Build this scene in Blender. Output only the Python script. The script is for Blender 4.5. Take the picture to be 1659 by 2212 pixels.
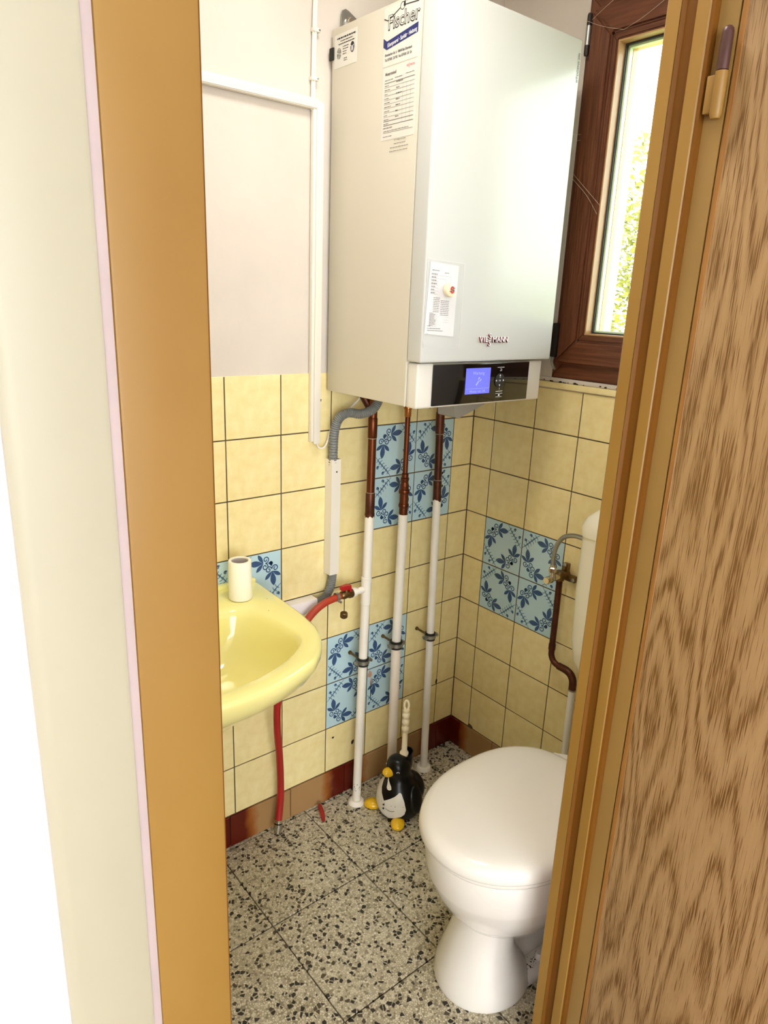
import bpy, bmesh, math, random
from mathutils import Vector, Matrix
random.seed(7)
for o in list(bpy.data.objects): bpy.data.objects.remove(o, do_unlink=True)
S = bpy.context.scene
COL = S.collection
PI = math.pi

# ------------------------------------------------------------------ camera
def make_camera():
    cd = bpy.data.cameras.new('camera'); co = bpy.data.objects.new('camera', cd); COL.objects.link(co)
    yaw, pit, rol, f = 0.6912, 0.2932, 0.0406, 1518.36
    fw = Vector((math.sin(yaw)*math.cos(pit), math.cos(yaw)*math.cos(pit), -math.sin(pit)))
    rt = Vector((math.cos(yaw), -math.sin(yaw), 0)); up = rt.cross(fw)
    c, s = math.cos(rol), math.sin(rol)
    r2 = rt*c + up*s; u2 = -rt*s + up*c
    m = Matrix((( r2.x, u2.x, -fw.x, -1.575), (r2.y, u2.y, -fw.y, -1.4907), (r2.z, u2.z, -fw.z, 1.481), (0, 0, 0, 1)))
    co.matrix_world = m
    cd.sensor_fit = 'VERTICAL'; cd.sensor_height = 36.0; cd.sensor_width = 27.0
    cd.lens = 36.0*f/2212.0
    cd.clip_start = 0.01; cd.clip_end = 200
    S.camera = co
make_camera()

# ------------------------------------------------------------------ world, lamps, exposure
W = bpy.data.worlds.new('sky'); S.world = W; W.use_nodes = True
bg = W.node_tree.nodes['Background']
bg.inputs['Color'].default_value = (0.93, 0.97, 1.0, 1); bg.inputs['Strength'].default_value = 7.5
S.view_settings.view_transform = 'Standard'; S.view_settings.look = 'None'
S.view_settings.gamma = 1.0; S.view_settings.use_curve_mapping = False
S.view_settings.exposure = 0.48

def area_lamp(name, loc, size, power, color, shape='DISK', rot=(0, 0, 0)):
    l = bpy.data.lights.new(name, 'AREA'); l.shape = shape; l.size = size; l.energy = power; l.color = color
    o = bpy.data.objects.new(name, l); COL.objects.link(o); o.location = loc; o.rotation_euler = rot
    return o
area_lamp('ceiling_fill_light', (-0.85, -0.60, 2.40), 0.3, 5.0, (1.0, 0.98, 0.95))  # added fill light below the unseen ceiling, brightens the washroom
def portal(name, loc, sx, sy, rot):
    # guides the sampling of sky light through an opening, emits nothing itself
    l = bpy.data.lights.new(name, 'AREA'); l.shape = 'RECTANGLE'; l.size = sx; l.size_y = sy; l.cycles.is_portal = True
    o = bpy.data.objects.new(name, l); COL.objects.link(o); o.location = loc; o.rotation_euler = rot
portal('window_portal', (0.18, -0.57, 1.74), 0.60, 0.90, (PI/2, 0, PI/2))
portal('hall_fill_portal', (-2.95, -5.09, 1.325), 3.3, 2.05, (-PI/2, 0, 0))  # covers the added daylight opening in the hall's back wall

# ------------------------------------------------------------------ materials
def lin(r, g, b):
    f = lambda c: (c/12.92 if c <= 0.04045 else ((c+0.055)/1.055)**2.4)
    return (f(r/255), f(g/255), f(b/255), 1)
def mat(name, col, rough=0.5, metal=0.0, var=0.0, scale=8.0, bump=0.0, bscale=60.0, coat=0.0, stretch=None, spec=0.5, col2=None, objvar=0.0, detail=4):
    m = bpy.data.materials.new(name); m.use_nodes = True
    nt = m.node_tree; b = nt.nodes['Principled BSDF']
    c = lin(*col)
    b.inputs['Base Color'].default_value = c; b.inputs['Roughness'].default_value = rough; b.inputs['Metallic'].default_value = metal
    b.inputs['Coat Weight'].default_value = coat; b.inputs['Specular IOR Level'].default_value = spec
    tc = nt.nodes.new('ShaderNodeTexCoord')
    vec = tc.outputs['Object']
    if stretch:
        mp = nt.nodes.new('ShaderNodeMapping'); mp.inputs['Scale'].default_value = stretch
        nt.links.new(vec, mp.inputs['Vector']); vec = mp.outputs['Vector']
    if var > 0 or col2:
        n = nt.nodes.new('ShaderNodeTexNoise'); n.inputs['Scale'].default_value = scale; n.inputs['Detail'].default_value = detail
        nt.links.new(vec, n.inputs['Vector'])
        r = nt.nodes.new('ShaderNodeValToRGB')
        r.color_ramp.elements[0].position = 0.3; r.color_ramp.elements[1].position = 0.7
        if col2: a, d = lin(*col2), c
        else:
            a = tuple(max(0, x*(1-var)) for x in c[:3])+(1,); d = tuple(min(1, x*(1+var)) for x in c[:3])+(1,)
        r.color_ramp.elements[0].color = a; r.color_ramp.elements[1].color = d
        nt.links.new(n.outputs['Fac'], r.inputs['Fac'])
        out = r.outputs['Color']
        if objvar > 0:
            oi = nt.nodes.new('ShaderNodeObjectInfo')
            mr = nt.nodes.new('ShaderNodeMapRange'); mr.inputs['To Min'].default_value = 1-objvar; mr.inputs['To Max'].default_value = 1+objvar
            nt.links.new(oi.outputs['Random'], mr.inputs['Value'])
            h = nt.nodes.new('ShaderNodeHueSaturation'); nt.links.new(mr.outputs['Result'], h.inputs['Value']); nt.links.new(out, h.inputs['Color'])
            out = h.outputs['Color']
        nt.links.new(out, b.inputs['Base Color'])
    if bump > 0:
        n2 = nt.nodes.new('ShaderNodeTexNoise'); n2.inputs['Scale'].default_value = bscale; n2.inputs['Detail'].default_value = 3
        nt.links.new(vec, n2.inputs['Vector'])
        bp = nt.nodes.new('ShaderNodeBump'); bp.inputs['Strength'].default_value = bump; bp.inputs['Distance'].default_value = 0.01
        nt.links.new(n2.outputs['Fac'], bp.inputs['Height']); nt.links.new(bp.outputs['Normal'], b.inputs['Normal'])
    return m

M = {}
M['plaster'] = mat('white plaster', (211, 201, 187), 0.85, var=0.04, scale=5, bump=0.15, bscale=45)
M['hall_plaster'] = mat('hall white plaster', (240, 234, 244), 0.8, var=0.02, scale=4, bump=0.1, bscale=60)
M['ceiling'] = mat('ceiling paint', (238, 234, 226), 0.9)
M['grout'] = mat('dark joint', (92, 78, 56), 0.95, var=0.35, scale=14)
M['cream_tile'] = mat('mottled cream glazed tile', (246, 230, 172), 0.2, col2=(238, 217, 152), scale=38, coat=0.15, objvar=0.03, detail=6)
M['blue_tile'] = mat('pale blue glazed tile', (190, 220, 226), 0.12, var=0.03, scale=10, coat=0.3)
M['blue_print'] = mat('dark blue glaze print', (60, 88, 128), 0.2, var=0.15, scale=60)
M['blue_line'] = mat('fine blue glaze print', (78, 108, 140), 0.2)
M['brown_paint'] = mat('ochre brown paint', (160, 124, 58), 0.45, col2=(147, 109, 42), scale=5, bump=0.05, bscale=25, stretch=(1, 1, 0.5))
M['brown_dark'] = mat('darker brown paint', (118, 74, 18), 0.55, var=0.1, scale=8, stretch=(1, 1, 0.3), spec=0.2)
M['brown_olive'] = mat('olive brown varnish', (152, 120, 64), 0.35, var=0.08, scale=9, stretch=(1, 1, 0.4))
M['cream_paint'] = mat('cream lacquer', (184, 180, 154), 0.45, var=0.03, scale=3)
M['pinkwhite'] = mat('bare filler edge', (188, 172, 168), 0.8, var=0.04, scale=20)
M['white_enamel'] = mat('white boiler enamel', (203, 204, 198), 0.2, spec=0.25)
M['side_enamel'] = mat('white powder coat', (210, 203, 184), 0.35)
M['chin_white'] = mat('white plastic cover', (226, 222, 210), 0.3)
M['black_gloss'] = mat('black gloss panel', (10, 9, 8), 0.08, coat=0.5)
M['ceramic'] = mat('white ceramic', (242, 238, 228), 0.1, coat=0.4)
M['lid_plastic'] = mat('white seat plastic', (244, 240, 230), 0.18, coat=0.2)
M['yellow_ceramic'] = mat('pastel yellow ceramic', (248, 240, 158), 0.12, coat=0.4)
M['cistern'] = mat('ivory plastic', (243, 238, 214), 0.25)
M['pipe_white'] = mat('white pipe paint', (240, 234, 220), 0.4, var=0.04, scale=10, bump=0.08, bscale=30)
M['pipe_dirty'] = mat('stained white pipe paint', (236, 222, 204), 0.45, var=0.06, scale=14, stretch=(1, 1, 0.4))
M['copper'] = mat('oxidised copper', (126, 68, 38), 0.34, metal=0.85, col2=(84, 44, 26), scale=18, stretch=(1, 1, 0.3))
M['copper_dark'] = mat('dark oxidised copper', (84, 46, 30), 0.4, metal=0.7, var=0.3, scale=25)
M['copper_bright'] = mat('brighter copper fitting', (178, 112, 60), 0.28, metal=0.9, var=0.15, scale=40)
M['solder'] = mat('grey solder ring', (168, 150, 134), 0.4, metal=0.5)
M['steel'] = mat('galvanised steel', (168, 168, 160), 0.35, metal=0.85, var=0.1, scale=40)
M['chrome'] = mat('chrome', (205, 200, 190), 0.12, metal=1.0)
M['brass'] = mat('tarnished brass', (122, 96, 58), 0.35, metal=0.85, var=0.25, scale=50)
M['rubber'] = mat('black rubber', (22, 20, 18), 0.6)
M['pvc'] = mat('white trunking plastic', (230, 223, 208), 0.4)
M['pvc_cool'] = mat('bright white trunking plastic', (244, 238, 236), 0.4)
M['grey_hose'] = mat('grey corrugated plastic', (120, 122, 120), 0.5)
M['grey_plastic'] = mat('light grey plastic', (172, 170, 164), 0.4)
M['red_hose'] = mat('red rubber hose', (160, 28, 24), 0.42, var=0.1, scale=10)
M['orange_hose'] = mat('faded red rubber hose', (170, 54, 28), 0.42, var=0.08, scale=10)
M['red_plastic'] = mat('red plastic', (178, 26, 30), 0.35)
M['paper'] = mat('white paper', (220, 216, 215), 0.8)
M['sticker'] = mat('off white sticker', (222, 218, 206), 0.5)
M['roll'] = mat('tissue roll white', (250, 246, 226), 0.9, bump=0.05, bscale=90)
M['roll_in'] = mat('cardboard core', (200, 188, 180), 0.9)
M['black_paint'] = mat('black glossy ceramic', (10, 9, 10), 0.28, spec=0.35)
M['offwhite_paint'] = mat('off white paint', (226, 220, 204), 0.4, var=0.04, scale=30)
M['yellow_paint'] = mat('yellow paint', (236, 186, 28), 0.25, var=0.05, scale=30)
M['ivory'] = mat('ivory plastic handle', (240, 226, 190), 0.35)
M['ink'] = mat('black print', (42, 40, 42), 0.7)
M['ink_soft'] = mat('grey print', (120, 114, 108), 0.7)
M['ink_blue'] = mat('navy print', (28, 38, 104), 0.5)
M['ink_white'] = mat('white print', (236, 236, 240), 0.6)
M['ink_red'] = mat('red print', (198, 48, 56), 0.6)
M['logo'] = mat('polished logo metal', (150, 62, 56), 0.2, metal=0.7)
M['screen_text'] = mat('pale screen print', (190, 200, 255), 0.5)
M['brown_wood_v'] = mat('brown foil vertical grain', (116, 66, 38), 0.42, col2=(82, 42, 22), scale=9, stretch=(14, 14, 0.9), bump=0.25, bscale=14, detail=8)
M['brown_wood_h'] = mat('brown foil horizontal grain', (116, 66, 38), 0.42, col2=(82, 42, 22), scale=9, stretch=(14, 0.9, 14), bump=0.25, bscale=14, detail=8)
M['bead'] = mat('tan glazing bead', (190, 150, 100), 0.4)
M['seal'] = mat('dark glazing seal', (46, 48, 48), 0.5)
M['alu'] = mat('pale green spacer', (216, 226, 190), 0.4)
M['hinge_dark'] = mat('dark bronze', (84, 54, 48), 0.42, metal=0.3, var=0.1, scale=40)
M['hinge_black'] = mat('near black hinge', (40, 32, 28), 0.4)
M['outside_render'] = mat('pale exterior render', (240, 230, 205), 0.9, var=0.05, scale=6, bump=0.3, bscale=60)
M['dirt'] = mat('dark dirt', (40, 30, 20), 0.9)
M['rust'] = mat('rust stain', (196, 150, 126), 0.7, var=0.2, scale=80)
M['dust'] = mat('cobweb', (214, 196, 170), 0.9)
M['leaf_a'] = mat('lime leaves', (124, 120, 14), 0.6, var=0.25, scale=1.2)
M['leaf_b'] = mat('green leaves', (66, 82, 34), 0.6, var=0.25, scale=1.2)
M['bark'] = mat('bark', (90, 74, 60), 0.9)
M['grass'] = mat('meadow grass', (150, 160, 84), 0.9, var=0.2, scale=2)
M['fence'] = mat('white fence paint', (226, 226, 220), 0.6)
M['hall_floor'] = mat('hall laminate', (150, 118, 84), 0.4, var=0.15, scale=6, stretch=(1, 12, 1))
M['tan_door_edge'] = mat('door edge band', (150, 104, 48), 0.45, var=0.2, scale=12, stretch=(20, 20, 1))

def mat_glass(name):
    m = bpy.data.materials.new(name); m.use_nodes = True; nt = m.node_tree
    for n in list(nt.nodes): nt.nodes.remove(n)
    o = nt.nodes.new('ShaderNodeOutputMaterial'); mx = nt.nodes.new('ShaderNodeMixShader')
    t = nt.nodes.new('ShaderNodeBsdfTransparent'); g = nt.nodes.new('ShaderNodeBsdfGlossy'); g.inputs['Roughness'].default_value = 0.02
    fr = nt.nodes.new('ShaderNodeFresnel'); fr.inputs['IOR'].default_value = 1.3
    t.inputs['Color'].default_value = (0.97, 0.99, 0.97, 1)
    nt.links.new(fr.outputs['Fac'], mx.inputs['Fac']); nt.links.new(t.outputs['BSDF'], mx.inputs[1]); nt.links.new(g.outputs['BSDF'], mx.inputs[2])
    nt.links.new(mx.outputs['Shader'], o.inputs['Surface'])
    return m
M['glass'] = mat_glass('window glass')
def mat_film():
    m = bpy.data.materials.new('clear plastic film'); m.use_nodes = True; nt = m.node_tree
    for n in list(nt.nodes): nt.nodes.remove(n)
    o = nt.nodes.new('ShaderNodeOutputMaterial'); mx = nt.nodes.new('ShaderNodeMixShader'); mx.inputs['Fac'].default_value = 0.10
    t = nt.nodes.new('ShaderNodeBsdfTransparent'); g = nt.nodes.new('ShaderNodeBsdfPrincipled')
    g.inputs['Base Color'].default_value = (0.9, 0.9, 0.88, 1); g.inputs['Roughness'].default_value = 0.12
    nt.links.new(t.outputs['BSDF'], mx.inputs[1]); nt.links.new(g.outputs['BSDF'], mx.inputs[2]); nt.links.new(mx.outputs['Shader'], o.inputs['Surface'])
    return m
M['film'] = mat_film()
def mat_emit(name, col, st):
    m = bpy.data.materials.new(name); m.use_nodes = True; b = m.node_tree.nodes['Principled BSDF']
    b.inputs['Base Color'].default_value = lin(*col); b.inputs['Emission Color'].default_value = lin(*col); b.inputs['Emission Strength'].default_value = st
    b.inputs['Roughness'].default_value = 0.2
    return m
M['screen'] = mat_emit('lit blue display', (88, 92, 246), 0.85)
M['opal'] = mat_emit('lit opal cover of added lamp', (255, 246, 230), 3.0)

def mat_terrazzo():
    m = bpy.data.materials.new('terrazzo'); m.use_nodes = True; nt = m.node_tree; b = nt.nodes['Principled BSDF']
    L = nt.links.new; N = nt.nodes.new
    geo = N('ShaderNodeNewGeometry'); vec = geo.outputs['Position']
    def chips(scale, thr, stops, seed):
        mp = N('ShaderNodeMapping'); mp.inputs['Location'].default_value = (seed, seed*1.7, 0); L(vec, mp.inputs['Vector'])
        v = N('ShaderNodeTexVoronoi'); v.voronoi_dimensions = '2D'; v.inputs['Scale'].default_value = scale; L(mp.outputs['Vector'], v.inputs['Vector'])
        ed = N('ShaderNodeTexVoronoi'); ed.voronoi_dimensions = '2D'; ed.feature = 'DISTANCE_TO_EDGE'; ed.inputs['Scale'].default_value = scale; L(mp.outputs['Vector'], ed.inputs['Vector'])
        sep = N('ShaderNodeSeparateColor'); L(v.outputs['Color'], sep.inputs['Color'])
        rr = N('ShaderNodeMapRange'); rr.inputs['To Min'].default_value = thr*0.3; rr.inputs['To Max'].default_value = thr*2.2; L(sep.outputs['Green'], rr.inputs['Value'])
        lt = N('ShaderNodeMath'); lt.operation = 'GREATER_THAN'; L(ed.outputs['Distance'], lt.inputs[0]); L(rr.outputs['Result'], lt.inputs[1])
        cr = N('ShaderNodeValToRGB'); cr.color_ramp.interpolation = 'CONSTANT'
        els = cr.color_ramp.elements
        els[0].position = 0; els[0].color = lin(*stops[0][1]); els[1].position = stops[1][0]; els[1].color = lin(*stops[1][1])
        for p, c in stops[2:]:
            e = els.new(p); e.color = lin(*c)
        L(sep.outputs['Red'], cr.inputs['Fac'])
        return lt.outputs['Value'], cr.outputs['Color'], sep.outputs['Blue']
    big = N('ShaderNodeTexNoise'); big.inputs['Scale'].default_value = 5; big.inputs['Detail'].default_value = 5; L(vec, big.inputs['Vector'])
    base = N('ShaderNodeValToRGB'); base.color_ramp.elements[0].position = 0.3; base.color_ramp.elements[1].position = 0.72
    base.color_ramp.elements[0].color = lin(150, 138, 108); base.color_ramp.elements[1].color = lin(190, 182, 156); L(big.outputs['Fac'], base.inputs['Fac'])
    f1, c1, _ = chips(190, 0.10, [(0, (214, 206, 182)), (0.45, (184, 176, 152)), (0.7, (140, 130, 108)), (0.88, (226, 220, 200))], 1.3)
    m1 = N('ShaderNodeMix'); m1.data_type = 'RGBA'; L(f1, m1.inputs['Factor']); L(base.outputs['Color'], m1.inputs['A']); L(c1, m1.inputs['B'])
    f2, c2, bl = chips(105, 0.10, [(0, (38, 35, 30)), (0.55, (78, 68, 52)), (0.75, (50, 46, 40)), (0.9, (212, 204, 180))], 4.1)
    sel = N('ShaderNodeMath'); sel.operation = 'LESS_THAN'; sel.inputs[1].default_value = 0.24; L(bl, sel.inputs[0])
    mu = N('ShaderNodeMath'); mu.operation = 'MULTIPLY'; L(f2, mu.inputs[0]); L(sel.outputs['Value'], mu.inputs[1])
    m2 = N('ShaderNodeMix'); m2.data_type = 'RGBA'; L(mu.outputs['Value'], m2.inputs['Factor']); L(m1.outputs['Result'], m2.inputs['A']); L(c2, m2.inputs['B'])
    L(m2.outputs['Result'], b.inputs['Base Color']); b.inputs['Roughness'].default_value = 0.45
    return m
M['terrazzo'] = mat_terrazzo()
M['floor_joint'] = mat('dark floor joint', (96, 86, 62), 0.95, var=0.2, scale=20)

def mat_oak():
    m = bpy.data.materials.new('oak decor'); m.use_nodes = True; nt = m.node_tree; b = nt.nodes['Principled BSDF']
    L = nt.links.new; N = nt.nodes.new
    tc = N('ShaderNodeTexCoord')
    # large slow warp
    mp0 = N('ShaderNodeMapping'); mp0.inputs['Scale'].default_value = (1.0, 11.0, 1.5); L(tc.outputs['Object'], mp0.inputs['Vector'])
    n0 = N('ShaderNodeTexNoise'); n0.inputs['Scale'].default_value = 1.0; n0.inputs['Detail'].default_value = 1.5; n0.inputs['Roughness'].default_value = 0.45; L(mp0.outputs['Vector'], n0.inputs['Vector'])
    mul = N('ShaderNodeMath'); mul.operation = 'MULTIPLY'; mul.inputs[1].default_value = 26.0; L(n0.outputs['Fac'], mul.inputs[0])
    sp = N('ShaderNodeSeparateXYZ'); L(tc.outputs['Object'], sp.inputs['Vector'])
    my = N('ShaderNodeMath'); my.operation = 'MULTIPLY_ADD'; my.inputs[1].default_value = 16.0; L(sp.outputs['Y'], my.inputs[0]); L(mul.outputs['Value'], my.inputs[2])
    fr = N('ShaderNodeMath'); fr.operation = 'PINGPONG'; fr.inputs[1].default_value = 1.0; L(my.outputs['Value'], fr.inputs[0])
    # pores: short dark vertical dashes
    mp1 = N('ShaderNodeMapping'); mp1.inputs['Scale'].default_value = (1, 760, 18); L(tc.outputs['Object'], mp1.inputs['Vector'])
    n1 = N('ShaderNodeTexNoise'); n1.inputs['Scale'].default_value = 1.0; n1.inputs['Detail'].default_value = 2; L(mp1.outputs['Vector'], n1.inputs['Vector'])
    mp2 = N('ShaderNodeMapping'); mp2.inputs['Scale'].default_value = (1, 130, 3); L(tc.outputs['Object'], mp2.inputs['Vector'])
    n2 = N('ShaderNodeTexNoise'); n2.inputs['Scale'].default_value = 1.0; n2.inputs['Detail'].default_value = 3; L(mp2.outputs['Vector'], n2.inputs['Vector'])
    r0 = N('ShaderNodeValToRGB'); e = r0.color_ramp.elements; e[0].position = 0.0; e[0].color = (0.15, 0.15, 0.15, 1); e[1].position = 0.75; e[1].color = (1, 1, 1, 1); L(fr.outputs['Value'], r0.inputs['Fac'])
    # pore threshold lower inside dark ring bands
    ad = N('ShaderNodeMath'); ad.operation = 'MULTIPLY_ADD'; ad.inputs[1].default_value = 0.20; L(r0.outputs['Color'], ad.inputs[0]); L(n1.outputs['Fac'], ad.inputs[2])
    r1 = N('ShaderNodeValToRGB'); e = r1.color_ramp.elements; e[0].position = 0.50; e[0].color = (0, 0, 0, 1); e[1].position = 0.62; e[1].color = (1, 1, 1, 1); L(ad.outputs['Value'], r1.inputs['Fac'])
    cb = N('ShaderNodeMix'); cb.data_type = 'RGBA'; cb.inputs['A'].default_value = lin(146, 113, 67); cb.inputs['B'].default_value = lin(174, 141, 96); hm = N('ShaderNodeMath'); hm.operation = 'MULTIPLY_ADD'; hm.inputs[1].default_value = 0.55; L(fr.outputs['Value'], hm.inputs[0])
    hn = N('ShaderNodeMath'); hn.operation = 'MULTIPLY'; hn.inputs[1].default_value = 0.6; L(n2.outputs['Fac'], hn.inputs[0]); L(hn.outputs['Value'], hm.inputs[2]); L(hm.outputs['Value'], cb.inputs['Factor'])
    cm = N('ShaderNodeMix'); cm.data_type = 'RGBA'; cm.inputs['A'].default_value = lin(112, 78, 36); L(r1.outputs['Color'], cm.inputs['Factor']); L(cb.outputs['Result'], cm.inputs['B'])
    L(cm.outputs['Result'], b.inputs['Base Color']); b.inputs['Roughness'].default_value = 0.42
    return m
M['oak'] = mat_oak()

def mat_skirt(name, flip):
    m = bpy.data.materials.new(name); m.use_nodes = True; nt = m.node_tree; b = nt.nodes['Principled BSDF']
    L = nt.links.new; N = nt.nodes.new
    tc = N('ShaderNodeTexCoord'); sp = N('ShaderNodeSeparateXYZ'); L(tc.outputs['Object'], sp.inputs['Vector'])
    nz = N('ShaderNodeTexNoise'); nz.inputs['Scale'].default_value = 22; nz.inputs['Detail'].default_value = 4; L(tc.outputs['Object'], nz.inputs['Vector'])
    ma = N('ShaderNodeMath'); ma.operation = 'MULTIPLY_ADD'; ma.inputs[1].default_value = 0.035; L(nz.outputs['Fac'], ma.inputs[0]); L(sp.outputs['X'], ma.inputs[2])
    r = N('ShaderNodeValToRGB'); e = r.color_ramp.elements
    mr = N('ShaderNodeMapRange'); mr.inputs['From Min'].default_value = -0.0975+0.018; mr.inputs['From Max'].default_value = 0.0975+0.018
    if flip: mr.inputs['To Min'].default_value = 1; mr.inputs['To Max'].default_value = 0
    L(ma.outputs['Value'], mr.inputs['Value']); L(mr.outputs['Result'], r.inputs['Fac'])
    e[0].position = 0.22; e[0].color = lin(92, 20, 8); e[1].position = 0.46; e[1].color = lin(168, 130, 84)
    k = e.new(0.34); k.color = lin(150, 84, 30)
    L(r.outputs['Color'], b.inputs['Base Color']); b.inputs['Roughness'].default_value = 0.22
    return m
M['skirt_l'] = mat_skirt('brown glazed tile with maroon end', False)
M['skirt_r'] = mat_skirt('brown glazed tile with maroon other end', True)
M['skirt_brown'] = mat('brown glazed tile', (166, 128, 82), 0.22, var=0.06, scale=20)
M['skirt_maroon'] = mat('maroon glazed tile', (94, 22, 10), 0.2, var=0.15, scale=12)

# ------------------------------------------------------------------ mesh helpers
def B(): return bmesh.new()
def box(bm, x0, x1, y0, y1, z0, z1, bev=0.0, seg=2):
    vs = [bm.verts.new((x, y, z)) for x in (min(x0, x1), max(x0, x1)) for y in (min(y0, y1), max(y0, y1)) for z in (min(z0, z1), max(z0, z1))]
    fs = [bm.faces.new([vs[i] for i in q]) for q in ((0, 1, 3, 2), (4, 6, 7, 5), (0, 4, 5, 1), (2, 3, 7, 6), (0, 2, 6, 4), (1, 5, 7, 3))]
    if bev > 0:
        es = list({e for f in fs for e in f.edges})
        bmesh.ops.bevel(bm, geom=es, offset=bev, segments=seg, profile=0.6, affect='EDGES')
    return bm
def loft(bm, rings, cap0=True, cap1=True, closed=True):
    R = [[bm.verts.new(p) for p in r] for r in rings]
    n = len(R[0])
    for a, b in zip(R, R[1:]):
        for i in range(n if closed else n-1):
            j = (i+1) % n
            bm.faces.new((a[i], a[j], b[j], b[i]))
    if cap0: bm.faces.new(list(reversed(R[0])))
    if cap1: bm.faces.new(R[-1])
    return R
def lathe(bm, prof, c=(0, 0, 0), n=24, axis='Z', cap=True):
    rings = []
    for r, h in prof:
        ring = []
        for i in range(n):
            a = 2*PI*i/n; u, v = r*math.cos(a), r*math.sin(a)
            if axis == 'Z': p = (u, v, h)
            elif axis == 'X': p = (h, u, v)
            else: p = (v, h, u)
            ring.append((c[0]+p[0], c[1]+p[1], c[2]+p[2]))
        rings.append(ring)
    loft(bm, rings, cap, cap)
def spline(pts, per=8):
    P = [Vector(p) for p in pts]; out = []
    for i in range(len(P)-1):
        p0 = P[max(i-1, 0)]; p1 = P[i]; p2 = P[i+1]; p3 = P[min(i+2, len(P)-1)]
        for k in range(per):
            t = k/per
            out.append(0.5*((2*p1)+(p2-p0)*t+(2*p0-5*p1+4*p2-p3)*t*t+(3*p1-p0-3*p2+p3)*t**3))
    out.append(P[-1]); return out
def tube(bm, pts, rad, n=12, cap=True):
    P = [Vector(p) for p in pts]
    rr = rad if callable(rad) else (lambda i: rad)
    t = (P[1]-P[0]).normalized()
    u = t.orthogonal().normalized()
    rings = []
    for i, p in enumerate(P):
        if i == 0: t2 = (P[1]-P[0])
        elif i == len(P)-1: t2 = P[-1]-P[-2]
        else: t2 = P[i+1]-P[i-1]
        t2.normalize()
        u = (u-t2*u.dot(t2)).normalized(); w = t2.cross(u)
        rings.append([p+(u*math.cos(2*PI*k/n)+w*math.sin(2*PI*k/n))*rr(i) for k in range(n)])
    loft(bm, rings, cap, cap)
def prism(bm, poly, fn0, fn1):
    """poly: 2D points, fn0/fn1 map (u,v) to 3D for the two ends"""
    loft(bm, [[fn0(u, v) for u, v in poly], [fn1(u, v) for u, v in poly]])
def finish(bm, name, materials, smooth=True, angle=38):
    bmesh.ops.recalc_face_normals(bm, faces=bm.faces)
    if smooth:
        for f in bm.faces: f.smooth = True
        for e in bm.edges:
            if len(e.link_faces) == 2 and e.calc_face_angle(0) > math.radians(angle): e.smooth = False
    me = bpy.data.meshes.new(name); bm.to_mesh(me); bm.free()
    for m in (materials if isinstance(materials, (list, tuple)) else [materials]): me.materials.append(M[m])
    return me
def obj(name, data, parent=None, loc=None):
    o = bpy.data.objects.new(name, data); COL.objects.link(o)
    if loc is not None: o.location = loc
    if parent is not None:
        o.parent = parent
        bases = []; p = parent
        off = Vector((0, 0, 0))
        while p is not None: off += p.location; p = p.parent
        # parts are modelled in world coordinates: cancel the parents' offsets (all unrotated)
        o.location = (Vector(loc) if loc is not None else Vector((0, 0, 0))) - off
    return o
def part(name, bm, m, parent, smooth=True, angle=38, label=None):
    o = obj(name, finish(bm, name, m, smooth, angle), parent)
    if label: o['label'] = label
    return o
def tag(o, label, cat, group=None, kind=None):
    o['label'] = label; o['category'] = cat
    if group: o['group'] = group
    if kind: o['kind'] = kind
    return o
def thing(name, loc, label, cat, group=None):
    o = bpy.data.objects.new(name, None); COL.objects.link(o); o.location = loc; o.empty_display_size = 0.05
    return tag(o, label, cat, group)
def single(name, bm, m, label, cat, group=None, smooth=True, angle=38):
    return tag(obj(name, finish(bm, name, m, smooth, angle)), label, cat, group)
def struct(name, bm, m, label, smooth=False):
    o = obj(name, finish(bm, name, m, smooth)); o['kind'] = 'structure'; o['label'] = label; o['category'] = name.split('_')[0]
    return o
def struct_root(name, loc, label):
    o = bpy.data.objects.new(name, None); COL.objects.link(o); o.location = loc; o['kind'] = 'structure'; o['label'] = label; o['category'] = name.split('_')[0]
    return o
def text_bm(body, size, place, align='LEFT', depth=0.0, shear=0.0, bold=0.0, sx=1.0):
    """text outline meshed, place(u, v, w) maps text plane to 3D"""
    cu = bpy.data.curves.new('lettering', 'FONT'); cu.body = body; cu.size = size; cu.align_x = align; cu.shear = shear; cu.offset = bold
    cu.resolution_u = 2; cu.extrude = depth
    o = bpy.data.objects.new('lettering', cu); COL.objects.link(o)
    dg = bpy.context.evaluated_depsgraph_get()
    me = bpy.data.meshes.new_from_object(o.evaluated_get(dg))
    bm = bmesh.new(); bm.from_mesh(me)
    bpy.data.objects.remove(o, do_unlink=True); bpy.data.curves.remove(cu); bpy.data.meshes.remove(me)
    for v in bm.verts: v.co = Vector(place(v.co.x*sx, v.co.y, v.co.z))
    return bm
def join_bm(dst, src):
    me = bpy.data.meshes.new('tmp'); src.to_mesh(me); src.free(); dst.from_mesh(me); bpy.data.meshes.remove(me)
def quad(bm, pts):
    return bm.faces.new([bm.verts.new(p) for p in pts])

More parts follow.
